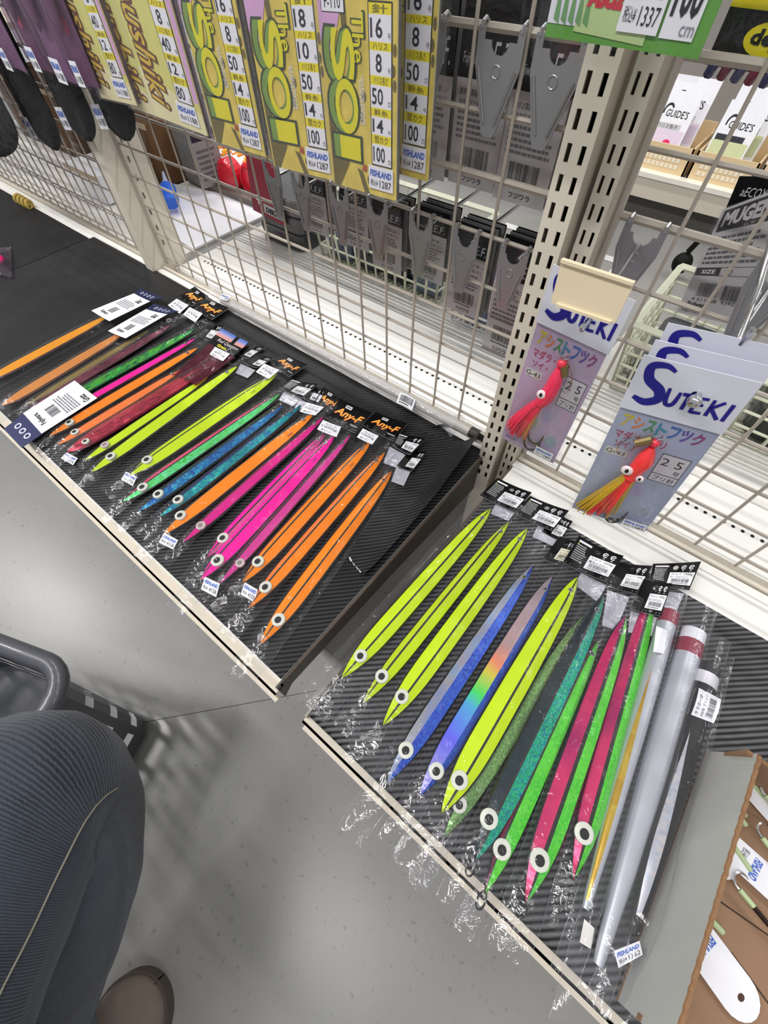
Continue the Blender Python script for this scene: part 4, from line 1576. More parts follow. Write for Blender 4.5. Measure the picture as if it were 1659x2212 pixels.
def soi_pack(label, bl, br, Y, nums, stack=.005, H=.24, tagtext=True, u_num=(.66, .93), sticker='1287', code=None):
    F = wall_frame(bl, br, Y, Y, H)
    t = thing('rig_pack', label, 'pack', F(.5, 0, 0), 'yellow rig packs hanging on the left grid')
    b = MB()
    slab(b, F, .0012, SY, M('C8C0A0', .5))
    # stack of thin trays behind the face card
    b.build('face_card', t)
    b = MB()
    Fb = Frame(*[F(u, v, -stack) for u, v in ((0.01, .003), (.99, .003), (.99, 1), (.01, 1))])
    slab(b, Fb, stack-.001, M('8E8C84', .5), M('6E6C68', .4, var=.3, scale=300))
    b.build('pack_stack', t)
    b = MB()
    h = .0014
    g = lambda z: z/H
    # dark branch shapes, pink corner, big green and yellow lettering
    b.poly([F(.02, g(.0), h), F(.12, g(0), h), F(.30, g(.022), h), F(.10, g(.050), h), F(.02, g(.06), h)], BRN)
    b.poly([F(.52, g(.0), h), F(.60, g(0), h), F(.50, g(.018), h), F(.42, g(.020), h)], BRN)
    b.poly([F(.30, g(.118), h), F(.38, g(.10), h), F(.36, g(.14), h), F(.30, 1, h), F(.24, 1, h)], BRN)
    for k, (u, z) in enumerate(((.97, .106), (.95, .094), (.52, .060), (.56, .075), (.97, .085), (.6, .012))):
        b.disc(F, u, g(z), .022+.008*(k % 2), g(.004), BRN, h+.0001, 9)
    b.poly([F(0, g(.108), h+.0002), F(.10, g(.098), h+.0002), F(.22, g(.112), h+.0002), F(.36, g(.138), h+.0002), F(.44, g(.16), h+.0002), F(.44, 1, h+.0002), F(0, 1, h+.0002)], SPINK)
    # big letters read downwards: S O I
    for bodyc, (u0, u1, z0, z1) in (('S', (.04, .46, .083, .116)), ('O', (.05, .48, .046, .085)), ('I', (.08, .49, .026, .044))):
        for (m_, bd, hh, gr) in ((DKO, .09, .0004, .03), (SGRN, .045, .0006, 0), ):
            b.text(F, bodyc, u0-gr, g(z0-.002*bool(gr)), u1+gr, g(z1+.002*bool(gr)), m_, h+hh, bold=bd*.5, rot=-90)
        b.text(F, bodyc, u0+.10, g(z0), u1, g(z1), SYEL2, h+.0008, bold=.02, rot=-90)
    b.text(F, 'The', .42, g(.095), .61, g(.1265), DKO, h+.0004, bold=.04, rot=-90)
    b.text(F, 'The', .44, g(.096), .59, g(.1255), SYEL2, h+.0006, bold=.012, rot=-90)
    b.lines(lambda u, v, hh: F(.50+.07*v, g(.055)+g(.04)*u, hh), 0, 0, 1, 1, 5, M('E6E6E0', .6, var=0), h+.0003, 5)
    if code:
        b.rect(F, .05, g(.124), .36, g(.136), M('2A2A2A', .5, var=0), h+.0004)
        b.rect(F, .06, g(.1245), .35, g(.1355), PAPER, h+.0006)
        b.text(F, code, .10, g(.1265), .31, g(.1335), INK, h+.0008)
    b.text(F, 'A3', .50, g(.0185), .57, g(.0245), M('B02030', .5, var=0), h+.0004, bold=.05)
    col_numbers(b, F, u_num[0], u_num[1], ZS, HEADS, nums, h+.0002)
    b.build('printed_art', t)
    Fs = F.sub(.60, g(.006), .96, g(.0255), .0019)
    sticker_on(t, Fs, sticker)
    case_around(t, F, stack)
    return t


N16 = ['100', '14', '50', '8', '16']
soi_pack('yellow rig pack hanging behind and right of the one coded F-110', (790, 354), (926, 392), .428, N16, stack=.004, u_num=(.62, .93))
soi_pack('yellow rig pack with a white F-110 code box', (723, 395), (857, 434), .400, N16, code='F-110')
soi_pack('yellow rig pack numbered 18 and 10 in its column', (594, 358), (724, 390), .401, ['100', '14', '50', '10', '18'])
soi_pack('grey shaded rig pack seen edge-on between two yellow ones', (530, 330), (592, 345), .424, N16, stack=.008, u_num=(.45, .95))
soi_pack('yellow rig pack at the left of the group, behind a clear sleeve', (468, 306), (576, 339), .402, N16)

MY = M('D8D47A', .5, var=.15, scale=50)
MB1 = M('6A3C20', .5, var=.3, scale=120)
MB2 = M('D8B840', .5, var=.2, scale=100)


def mou_pack(label, bl, br, Y, full=True, H=.24, stack=.007):
    F = wall_frame(bl, br, Y, Y, H)
    g = lambda z: z/H
    t = thing('rig_pack', label, 'pack', F(.5, 0, 0), 'pale rig packs with slanted lettering on the left grid')
    b = MB()
    slab(b, F, .0012, MY, M('C8C0A0', .5))
    b.build('face_card', t)
    b = MB()
    Fb = Frame(*[F(u, v, -stack) for u, v in ((0.01, .003), (.99, .003), (.99, 1), (.01, 1))])
    slab(b, Fb, stack-.001, M('8E8C84', .5), M('6A5A6A', .4, var=.3, scale=300))
    b.build('pack_stack', t)
    b = MB()
    h = .0014
    e = .44 if full else .95
    b.poly([F(0, 0, h), F(1, 0, h), F(1, g(.02), h), F(0, g(.05), h)], M('E4DCAC', .5, var=.1))
    b.text(F, 'Moushiki', .06, g(.012), e, g(.155), MB1, h+.0003, bold=.06, shear=.3, rot=-90)
    b.text(F, 'Moushiki', .09, g(.014), e-.03, g(.153), MB2, h+.0006, bold=.005, shear=.3, rot=-90)
    if full:
        col_numbers(b, F, .62, .88, ZS, HEADS, ['80', '12', '40', '8', '16'], h+.0002)
        b.rect(F, .91, g(.03), .99, 1, SPINK, h)
    b.build('printed_art', t)
    if full:
        sticker_on(t, F.sub(.55, g(.006), .90, g(.0255), .0019), '1188')
    case_around(t, F, stack)
    return t


mou_pack('pale yellow rig pack with brown slanted lettering right of its twin', (338, 250), (451, 294), .402)
mou_pack('pale yellow rig pack half hidden, showing only slanted lettering', (285, 232), (338, 250), .410, full=False)
mou_pack('leftmost pale yellow rig pack, next to the violet packs', (221, 211), (298, 228), .402)

# violet lure packs
VIO = M('9C829C', .5, var=.3, scale=60)
VIO2 = M('7E6078', .5, var=.3, scale=60)


def violet_pack(label, bl, br, Y, col, spots, H=.26):
    F = wall_frame(bl, br, Y, Y, H)
    g = lambda z: z/H
    t = thing('squid_pack', label, 'pack', F(.5, 0, 0), 'violet packs high at the left')
    b = MB()
    slab(b, F, .002, col, M('3C2C38', .5))
    for u, z, r, m_ in spots:
        b.disc(F, u, g(z), r, g(r*.07), m_, .0024, 9)
    b.build('pack_card', t)
    b = MB()      # lure body inside
    b.ball(F(.45, g(.10), .009), .014, .006, .05, M('8A6A84', .5, var=.3, scale=90), 10, 8)
    b.build('soft_lure', t, smooth=True)
    sticker_on(t, F.sub(.62, g(.004), .98, g(.030), .0205), '1080')
    b = MB()
    rows = []
    for j in range(15):
        v = -.012+1.0*j/14
        rows.append([F(u, v, .002+.018*math.sin(math.pi*max(0, min(1, u)))**.5*min(1, max(0, v)*14+.05)+.0025*noise.noise(Vector((u*4, v*16, bl[0])))) for u in [-.03+1.06*i/9 for i in range(10)]])
    b.grid(rows, PURPLEF)
    b.build('plastic_bag', t, smooth=True)
    return t


GS = M('6AB878', .5)
RS = M('E05A78', .5)
violet_pack('violet lure pack with a red spot beside the yellow packs', (180, 183), (219, 191), .398, VIO2, [(.5, .06, .16, RS), (.3, .12, .14, GS)])
violet_pack('violet lure pack with a green spot and white price tag', (127, 166), (181, 186), .398, VIO, [(.4, .085, .12, GS), (.6, .10, .1, M('B0A080', .5))])
violet_pack('dark violet pack second from the left frame edge', (82, 146), (125, 159), .398, VIO2, [(.3, .05, .1, RS)])
violet_pack('pale violet pack at the left frame edge', (20, 140), (62, 157), .398, VIO, [(.4, .05, .12, M('C890A0', .5))])

# black cloth packs in clear bags
CRINK = film('crinkled_clear_bag', haze=.012, gloss=.7, rough=.06, crinkle=1.0, cscale=38)
CLOTH = M('0C0C0D', .9, var=.35, scale=300, bump=.3, bscale=700, spec=.15)


def cloth_pack(label, bl, br, Y, H, seed):
    F = wall_frame(bl, br, Y, Y, H)
    t = thing('cloth_pack', label, 'pack', F(.5, 0, 0), 'black cloth packs hanging at the left')
    b = MB()
    rows = []
    for j in range(26):
        v = (j/25)**1.8
        w = max(.05, 1-(1-min(1, v/.16))**2.2)**.5
        for_ = []
        for i in range(16):
            a = 2*math.pi*i/16
            for_.append(F(.5+.44*w*math.cos(a), .02+v*.98, .012*w*math.sin(a)*(1+.3*noise.noise(Vector((a, v*6, seed))))))
        rows.append(for_)
    b.grid(rows, CLOTH, closed=True)
    b.poly(rows[0], CLOTH)
    b.build('folded_cloth', t, smooth=True)
    b = MB()
    rows = []
    for j in range(25):
        v = -.06+1.06*j/24
        rows.append([F(u, v, (.017*math.sin(math.pi*min(1, max(0, u)))**.6 if v > .0 else .004)+.008*noise.noise(Vector((u*5, v*9, seed)))+.003) for u in [-.06+1.12*i/14 for i in range(15)]])
    b.grid(rows, CRINK)
    b.build('plastic_bag', t, smooth=True)
    sticker_on(t, F.sub(.14, .07, .36, .16, .0135), '980')
    return t


cloth_pack('black cloth pack nearest the yellow packs', (240, 312), (322, 318), .43, .34, 1)
cloth_pack('second black cloth pack from the right, with a strong highlight', (164, 310), (234, 320), .425, .34, 2)
cloth_pack('black cloth pack with a white tag at its left edge', (92, 326), (160, 342), .41, .36, 3)
cloth_pack('crinkled black cloth pack cut by the left frame edge', (-60, 345), (92, 352), .37, .40, 4)

# ================================================================== SQUID HOOK PACKS
SUT = [  # brush strokes: polylines in a 0..1 box with widths
    ('S', [(.30, .86, .05), (.20, .93, .09), (.07, .86, .13), (.10, .62, .15), (.24, .46, .16), (.27, .28, .15), (.16, .16, .13), (.03, .22, .07)]),
    ('U', [(.33, .55, .05), (.345, .30, .07), (.38, .22, .07), (.43, .27, .07), (.445, .52, .05)]),
    ('T', [(.47, .50, .06), (.58, .52, .06)]), ('T', [(.53, .50, .06), (.53, .20, .06)]),
    ('E', [(.62, .52, .05), (.62, .20, .06), (.72, .22, .05)]), ('E', [(.62, .50, .05), (.72, .52, .05)]), ('E', [(.62, .37, .05), (.70, .38, .05)]),
    ('K', [(.77, .54, .05), (.77, .20, .06)]), ('K', [(.87, .54, .05), (.78, .37, .06), (.89, .18, .06)]),
    ('I', [(.945, .54, .06), (.94, .18, .06)])]


def brush(b, F, u0, v0, u1, v1, m, h):
    asp = (u1-u0)*F.W/((v1-v0)*F.H)
    for _, st in SUT:
        P = []
        ns = len(st)
        for i in range(ns-1):
            p0, p1, p2, p3 = st[max(0, i-1)], st[i], st[i+1], st[min(ns-1, i+2)]
            for k in range(7):
                f = k/7
                if ns < 4:
                    P.append(tuple(a+(c-a)*f for a, c in zip(p1, p2)))
                else:
                    P.append(tuple(.5*(2*b1+(c1-a1)*f+(2*a1-5*b1+4*c1-d1)*f*f+(3*b1-a1-3*c1+d1)*f**3) for a1, b1, c1, d1 in zip(p0, p1, p2, p3)))
        P.append(st[-1])
        L_, R_ = [], []
        for i, (x, y, w) in enumerate(P):
            a, c = P[max(0, i-1)], P[min(len(P)-1, i+1)]
            dx, dy = (c[0]-a[0])*asp, c[1]-a[1]
            n = math.hypot(dx, dy) or 1
            nx, ny = -dy/n*w*.55, dx/n*w*.55
            L_.append((x+nx/asp, y+ny))
            R_.append((x-nx/asp, y-ny))
        for i in range(len(P)-1):
            b.poly([F(u0+(u1-u0)*q[0], v0+(v1-v0)*q[1], h) for q in (L_[i], R_[i], R_[i+1], L_[i+1])], m)


SUTB = M('1A1488', .5, var=.1)
HEADP = M('DCDDEA', .5, var=.03, scale=30)
CARDBLU = M('A4ACC6', .5, var=.22, scale=22)
CARDVIO = M('BCA6C4', .5, var=.18, scale=18)
RAIN = ['C8B41E', 'D8781E', '3A8A4A', '2488A8', '2458A8', '5A3A98', '8A2A70']
SQP = M('F0325A', .35, var=.12, scale=300, coat=.5)
SQR = M('FF3A3C', .35, var=.06, scale=300, coat=.5)
SQO = M('E8982A', .4, var=.2, scale=300, coat=.3)
SQY = M('C8A028', .4, var=.2, scale=300, coat=.3)
BRONZE = M('5A5444', .28, metal=.8)
BEAD = M('E8324A', .25, coat=.6)
BRASS = M('8A7C50', .4, metal=.6)


def suteki(label, F, zb_, back, simple=False, mats=None, eye_u=None):
    """F covers bag + header; zb_ = v where the header starts"""
    t = thing('squid_hook_pack', label, 'pack', F(.5, 0, 0), 'squid hook packs on the right grid')
    b = MB()
    Fh = F.sub(0, zb_, 1, 1, .002)
    slab(b, Fh, .0008, HEADP, hole=(.58, .56, .0035))
    brush(b, Fh, .05, .08, .97, .98, SUTB, .0012)
    b.build('header_card', t)
    if simple:
        b = MB()
        slab(b, F.sub(.02, .0, .98, zb_, 0), .0008, back)
        b.build('back_card', t)
        return t
    H = F.H
    b = MB()
    Fc = F.sub(.02, .012, .98, zb_+.02, 0)
    slab(b, Fc, .0008, back)
    h = .0011
    for i, ch in enumerate('アシストフック'):
        b.text(Fc, ch, .07+.123*i, .845, .07+.123*i+.112, .935, M(RAIN[i], .5, var=.1), h, bold=.03)
    RD = M('A8204A', .5, var=.05)
    b.text(Fc, 'マダラ・ブリ', .07, .755, .62, .82, RD, h, bold=.02)
    b.text(Fc, 'ソイ・', .11, .69, .34, .74, RD, h, bold=.02)
    b.rect(Fc, .05, .615, .30, .67, M('D2D2CE', .5), h)
    b.text(Fc, 'G-43', .06, .625, .28, .66, INK, h+.0002)
    b.rect(Fc, .64, .50, .95, .735, INK, h)
    b.rect(Fc, .648, .572, .942, .730, M('CFCBD4', .5), h+.0001)
    b.rect(Fc, .648, .505, .942, .566, M('CFCBD4', .5), h+.0001)
    b.text(Fc, '2 5', .67, .645, .90, .705, INK, h+.0003)
    b.text(Fc, '号', .85, .585, .92, .622, INK, h+.0003)
    b.text(Fc, 'ブリ針', .68, .515, .92, .556, INK, h+.0003)
    for k, cc in enumerate(('8C9CB8', '9CAA9C', 'A8A0C4', '98A4B4')):      # cloudy water pattern
        b.disc(Fc, .2+.2*k, .18+.1*(k % 3), .10, .06, M(cc, .5, var=.2, scale=40), .0009, 12)
    b.text(Fc, 'ASUZ', .06, .035, .26, .065, M('4A4A78', .5, var=0), h, shear=.2)
    b.build('back_card', t)
    # ---- the lure
    m_body, m_sk, m_sk2 = mats
    g = lambda u, v, hh: Fc(u, v, hh)
    if eye_u is None:
        axis = [(.47, .80), (.46, .74), (.45, .68), (.43, .60), (.40, .52)]
        ends = [(.05+.30*k, .13+.06*k) for k in np.linspace(0, 1, 9)]
    b = MB()
    ax_ = mats_axis[label[:4]]
    P = [g(u, v, .010) for u, v in ax_['body']]
    b.tube(P, .006, m_body, 14, radii=ax_['rad'], flat=.85)
    body = b.build('squid_head', t, smooth=True)
    b = MB()
    e = ax_['eye']
    Fe = lambda u, v, hh: g(u, v, hh)
    for (eu, ev, r) in e:
        c = g(eu, ev, .0165)
        b.ball(c, r, .0022, r*1.05, M('F6E4E6', .35), 14, 6)
        b.ball(c+F.n*.0016+Vector((-.0003, 0, .0008)), r*.36, .0012, r*.5, INK, 10, 5)
    b.build('eye', body, smooth=True)
    b = MB()
    rn = random.Random(3)
    s0 = ax_['body'][-1]
    for k in range(46):
        q = k/45
        eu = ax_['fan'][0][0]*(1-q)+ax_['fan'][1][0]*q+rn.uniform(-.03, .03)
        ev = ax_['fan'][0][1]*(1-q)+ax_['fan'][1][1]*q+rn.uniform(-.04, .03)
        a = g(s0[0]+.10*(q-.5), s0[1]+.015, .008+.006*rn.random())
        c = g(eu, ev, .003+.008*rn.random())
        md = a.lerp(c, .5)+F.n*rn.uniform(0, .005)+(g(.5, .5, 0)-g(.5+ax_['bow'], .5, 0))*rn.uniform(.4, 1.2)
        pts = [a*(1-s)**2+md*2*s*(1-s)+c*s*s for s in [i/7 for i in range(8)]]
        mm = m_sk if (q < ax_['mix'][0] or rn.random() < ax_['mix'][1]) else m_sk2
        if ax_.get('edge') and (q < .22 or q > .82):
            mm = m_sk2
        b.tube(pts, .0011, mm, 5, radii=[.0016, .0019, .0020, .0019, .0017, .0015, .0012, .0007])
    b.build('skirt', t, smooth=True)
    b = MB()
    top = ax_['body'][0]
    b.ball(g(top[0]+.005, top[1]+.035, .010), .0044, .0044, .0044, BEAD, 12, 8)
    b.build('bead', t, smooth=True)
    b = MB()
    b.torus(g(top[0]+.01, top[1]+.075, .009), F.n+Vector((.6, 0, 0)), .0032, .0008, CHROME, 14, 5)
    b.torus(g(top[0]+.035, top[1]+.055, .010), F.n+Vector((.2, .4, 0)), .0028, .0007, CHROME, 14, 5)
    b.build('swivel', t)
    b = MB()
    s_ = ax_['swv']
    b.tube([g(*s_[0], .011), g(*s_[1], .011)], .0036, BRASS, 8)
    b.build('crimp_sleeve', t)
    for nm, hk, mt_ in (('snap', ax_['snap'], CHROME), ('fish_hook', ax_['hook'], BRONZE), ('fish_hook', ax_['hook2'], BRONZE)):
        b = MB()
        n = len(hk)
        pts = []
        for i in range((n-1)*6+1):
            s = i/6
            i0 = min(n-2, int(s))
            f = s-i0
            p = [hk[max(0, i0-1)], hk[i0], hk[i0+1], hk[min(n-1, i0+2)]]
            cr = [0.5*(2*p[1][d]+(p[2][d]-p[0][d])*f+(2*p[0][d]-5*p[1][d]+4*p[2][d]-p[3][d])*f*f+(-p[0][d]+3*p[1][d]-3*p[2][d]+p[3][d])*f**3) for d in (0, 1)]
            pts.append(g(cr[0], cr[1], .0045))
        r = .0006 if nm == 'snap' else .0011
        b.tube(pts, r, mt_, 6, radii=[r]*(len(pts)-3)+[r*.8, r*.5, r*.15])
        if nm == 'fish_hook':
            b.tube([pts[-5], pts[-5]+(pts[-5]-pts[-1])*.5+F.n*.0015], .0006, mt_, 4, radii=[.0007, .0001])
        b.build(nm, t)
    sticker_on(t, Fc.sub(*ax_['stk'], .0075), '1089')
    b = MB()
    rows = []
    for j in range(21):
        v = -.01+(zb_+.01)*j/20
        rows.append([F(u, v, .0012+.0135*max(0, math.sin(math.pi*min(1, max(0, u))))**.5*min(1, max(0, v)*7)*(1-.75*max(0, v/zb_-.6)/.4)+.0018*noise.noise(Vector((u*5, v*12, 3)))) for u in [-.02+1.04*i/12 for i in range(13)]])
    b.grid(rows, CLEARF)
    b.build('plastic_bag', t, smooth=True)
    return t


mats_axis = {
    'pink': dict(body=[(.50, .80), (.505, .75), (.51, .70), (.50, .64), (.47, .57), (.43, .52)], rad=[.0034, .0064, .0082, .0088, .0094, .0078],
                 eye=[(.40, .605, .0050)], fan=[(.04, .17), (.40, .15)], bow=.07, mix=(.72, .75), swv=[(.545, .835), (.60, .775)],
                 snap=[(.53, .86), (.66, .80), (.74, .70), (.70, .655), (.60, .68), (.57, .76)],
                 hook=[(.44, .36), (.40, .26), (.43, .16), (.54, .12), (.64, .15), (.67, .235)],
                 hook2=[(.38, .28), (.38, .15), (.44, .06), (.54, .045), (.64, .09), (.66, .17)], stk=(.62, .055, .93, .13)),
    'red ': dict(body=[(.47, .80), (.475, .75), (.48, .69), (.46, .63), (.45, .58), (.44, .54)], rad=[.0032, .0070, .0098, .0090, .0078, .0084],
                 eye=[(.35, .61, .0056), (.52, .575, .0040)], fan=[(.05, .06), (.52, .12)], bow=.03, mix=(.9, .85), edge=True, swv=[(.30, .80), (.43, .86)],
                 snap=[(.44, .88), (.24, .80), (.16, .70), (.20, .665), (.30, .70), (.36, .80)],
                 hook=[(.50, .32), (.46, .14), (.46, .075), (.54, .05), (.64, .09), (.665, .18)],
                 hook2=[(.44, .20), (.44, .08), (.48, .025), (.56, .015), (.63, .06), (.64, .12)], stk=(.66, .05, .96, .12)),
}

F1 = wall_frame((1080, 946), (1196, 1004), .352, .366, .198)
s1 = suteki('pink squid lure pack with a cream price holder in front of its header', F1, .755, CARDVIO, mats=(SQP, SQP, M('D08A4A', .4, var=.2, coat=.3)))
F2 = wall_frame((1231, 1097), (1393, 1152), .352, .372, .203, dx=-.015, dY=.004)
s2 = suteki('red and yellow squid lure pack, front one of three on its peg', F2, .745, CARDBLU, mats=(SQR, SQR, SQY))
for k, lb in ((1, 'middle squid pack, only its white header showing behind the front one'), (2, 'rearmost squid pack of three, header top showing highest')):
    off = Vector((.001*k, .0125*k, .0085*k-.0015))
    Fk = Frame(*[p+off for p in F2.p])
    suteki(lb, Fk, .745, CARDBLU, simple=True)


def peg(label, base, tip, upz=.012, r=.0022, name='peg_hook', plate=True, m=CHROME, pw=.037):
    """chrome display peg clipped on the grid with an upturned end"""
    base, tip = Vector(base), Vector(tip)
    t = thing(name, label, 'hook', base, 'chrome pegs')
    b = MB()
    d = (tip-base).normalized()
    pts = [base, base.lerp(tip, .5), tip-d*.006, tip+Vector((0, 0, .0015)), tip+d*.004+Vector((0, 0, .006)), tip+d*.005+Vector((0, 0, upz))]
    b.tube(pts, r, m, 7)
    b.build('peg_wire', t, smooth=True)
    if plate:
        vplate(t, base, -1 if d.y < 0 else 1, w=pw)
    return t


GPLATE = M('9A9A9C', .30, metal=.45, var=.12, scale=30)
GPLATED = M('4C4A4A', .34, metal=.6, var=.12, scale=30)


def vplate(t, base, side, m=None, w=.037, hgt=.066):
    """V shaped pressed back plate: two clips over the grid wire, half-round notch, tapering foot"""
    m = m or GPLATE
    x, y, z = base.x, GY-.003*(-1 if side < 0 else 1)*-1, base.z
    y = GY-.0035 if side < 0 else GY-.0042
    zt = z+.016
    out = [(-w/2, zt), (-w/2+.006, zt), (-w/2+.0065, zt-.008)]
    for i in range(9):
        a = math.pi+math.pi*i/8
        out.append((.0085*math.cos(a), zt-.008+.0085*math.sin(a)))
    out += [(w/2-.0065, zt-.008), (w/2-.006, zt), (w/2, zt), (w/2, zt-.022), (.0075, zt-hgt), (.005, zt-hgt-.004), (-.005, zt-hgt-.004), (-.0075, zt-hgt), (-w/2, zt-.022)]
    b = MB()
    tri = [(x+a, y, c) for a, c in out]
    # split into convex pieces: two arms and the body
    n = len(out)
    arms = [[0, 1, 2, 3, 4, 5, 6, 7, n-1], [7, 8, 9, 10, 11, 12, 13, 14, 15]]
    L_ = [out[i] for i in (0, 1, 2)]+[out[3+i] for i in range(5)]+[(0, zt-.022-.0), (-w/2, zt-.022)]
    R_ = [out[3+i] for i in range(4, 9)]+[out[i] for i in (12, 13, 14)]+[(w/2, zt-.022), (0, zt-.022)]
    Bd = [(-w/2, zt-.022), (w/2, zt-.022), (.0075, zt-hgt), (.005, zt-hgt-.004), (-.005, zt-hgt-.004), (-.0075, zt-hgt)]
    for Pp in (L_, R_, Bd):
        b.prism([(x+a, y, c) for a, c in Pp], (0, -.0014, 0), m)
    for s_ in (-1, 1):      # pressed ribs and the clips over the wire
        b.tube([(x+s_*(w/2-.004), y-.0016, zt-.024), (x+s_*.0055, y-.0016, zt-hgt+.006)], .0014, m, 6)
        b.tube([(x+s_*(w/2-.003), y-.001, zt-.002), (x+s_*(w/2-.003), y-.0005, zt+.002), (x+s_*(w/2-.003), y+.004, zt+.0035), (x+s_*(w/2-.003), y+.008, zt+.001)], .0016, m, 6)
    b.torus((x, y-.0015, zt-.026), (0, 1, 0), .0042, .0006, m, 12, 5)
    b.build('back_plate', t)


# pegs carrying the packs
peg('peg through the pink squid pack header, under the cream price holder', (-.084, GY-.004, .714), F1(.58, .86, .022), .008)
peg('peg with the three-pack of squid lures, chrome ball tip', (.026, GY-.004, .714), F2(.58, .885, .008), .004)
b = MB()
b.ball(F2(.58, .885, .010), .0055, .0055, .0055, CHROME, 14, 10)
tag(b.build('peg_ball', smooth=True), 'chrome ball cap on the tip of the three-pack peg', 'cap')

# cream price card holder on the pink pack's peg
t = thing('price_holder', 'blank cream plastic price holder clipped on the peg above the pink squid pack', 'holder', PY(1290, 625, .325))
Fp = Frame(PY(1192, 652, .322), PY(1330, 697, .318), PY(1374, 607, .318), PY(1217, 556, .322))
CRP = M('EFDFBE', .42, var=.04, scale=40)
b = MB()
slab(b, Fp, .0016, CRP)
b.build('holder_plate', t)
b = MB()
for e0, e1 in (((0, .93), (1, 1.0)), ((.10, -.02), (.95, .05))):
    Fq = Fp.sub(e0[0], e0[1], e1[0], e1[1], .0012)
    slab(b, Fq, .0022, CRP)
b.build('holder_lip', t)
b = MB()
b.tube([Fp(.45, .05, -.002), Fp(.45, .3, -.006), Fp(.45, .8, -.003)], .002, CRP, 6)
b.build('clip', t)

# ---- green rig pack at the top
Fg = wall_frame((1178, 78), (1508, 128), .375, .375, .14)
t = thing('rig_pack', 'green rig pack in crinkled plastic hanging in front of the slotted posts', 'pack', Fg(.5, 0, 0))
b = MB()
slab(b, Fg, .0012, M('5C9A3C', .5, var=.12, scale=50))
b.build('face_card', t)
b = MB()
g = lambda z: z/.14
b.poly([Fg(0, g(.006), .0015), Fg(.20, g(.006), .0015), Fg(.34, g(.03), .0015), Fg(.30, 1, .0015), Fg(0, 1, .0015)], M('DCDCE4', .5, var=.06))
b.poly([Fg(.19, g(.004), .0016), Fg(.66, g(.002), .0016), Fg(.66, g(.05), .0016), Fg(.32, g(.05), .0016)], M('B4CC8C', .5, var=.1))
b.text(Fg, 'ASUZ', .24, g(.014), .50, g(.022), M('C8283C', .5, var=0), .0019, bold=.08, shear=.2)
b.rect(Fg, .30, g(.022), .62, g(.0235), M('28386A', .5, var=0), .0019)
for k in range(5):
    b.poly([Fg(.04+.05*k, g(.008), .0018), Fg(.08+.05*k, g(.006), .0018), Fg(.05+.05*k, g(.03), .0018)], M('6A9A60', .5))
b.rect(Fg, .735, g(.006), .93, 1, PAPER, .0018)
b.text(Fg, '100', .755, g(.014), .91, g(.031), INK, .0021, bold=.03)
b.text(Fg, 'cm', .84, g(.0075), .92, g(.0115), M('888890', .6, var=0), .0021)
b.build('printed_art', t)
sticker_on(t, Fg.sub(.47, g(.0065), .72, g(.030), .0022), '1337')
b = MB()
rows = []
for j in range(17):
    v = -.06+1.06*j/16
    rows.append([Fg(u, v, .004+.006*noise.noise(Vector((u*7, v*9, 2)))+(.004 if v > 0 else .006*noise.noise(Vector((u*14, 1, 7))))) for u in [-.04+1.10*i/20 for i in range(21)]])
b.grid(rows, CLEAR)
b.build('plastic_bag', t, smooth=True)

# ---- soft bait pack with the yellow mark, behind the right grid
Fd = wall_frame((1525, 138), (1760, 178), .50, .50, .10)
t = thing('bait_pack', 'yellow and black soft bait pack at the top right corner', 'pack', Fd(.5, 0, 0))
b = MB()
slab(b, Fd, .002, BLACK)
YB = M('F4E400', .45, var=.02)
b.rect(Fd, 0, .28, 1, .44, YB, .0024)
b.disc(Fd, .47, .155, .23, .085, YB, .0026, 24)
b.text(Fd, 'deps', .30, .105, .66, .205, BLACK, .003, bold=.04)
b.rect(Fd, 0, .52, 1, .66, M('B02030', .5), .0024)
b.build('face_card', t)
b = MB()
for k in range(7):
    b.tube([Fd(.08+.13*k, -.04, .006), Fd(.10+.13*k, .02, .009), Fd(.13+.13*k, .045, .007)], .0036, M(('2A2A5A', '6A1830')[k % 2], .2, coat=.8), 7)
b.build('soft_baits', t, smooth=True)
b = MB()
b.grid([[Fd(u, v, .008+.008*noise.noise(Vector((u*5, v*6, 4)))+.004) for u in [-.05+1.1*i/12 for i in range(13)]] for v in [-.04+1.04*j/12 for j in range(13)]], CLEAR)
b.build('plastic_bag', t, smooth=True)

# ================================================================== REAR PEGS AND PACKS (other side of the grid)
PKG = M('C6C3C3', .5, var=.06, scale=30)
PKBLK = M('0A0A0D', .35, var=.1, spec=.2)
GTX = M('4A4A4E', .6, var=0)


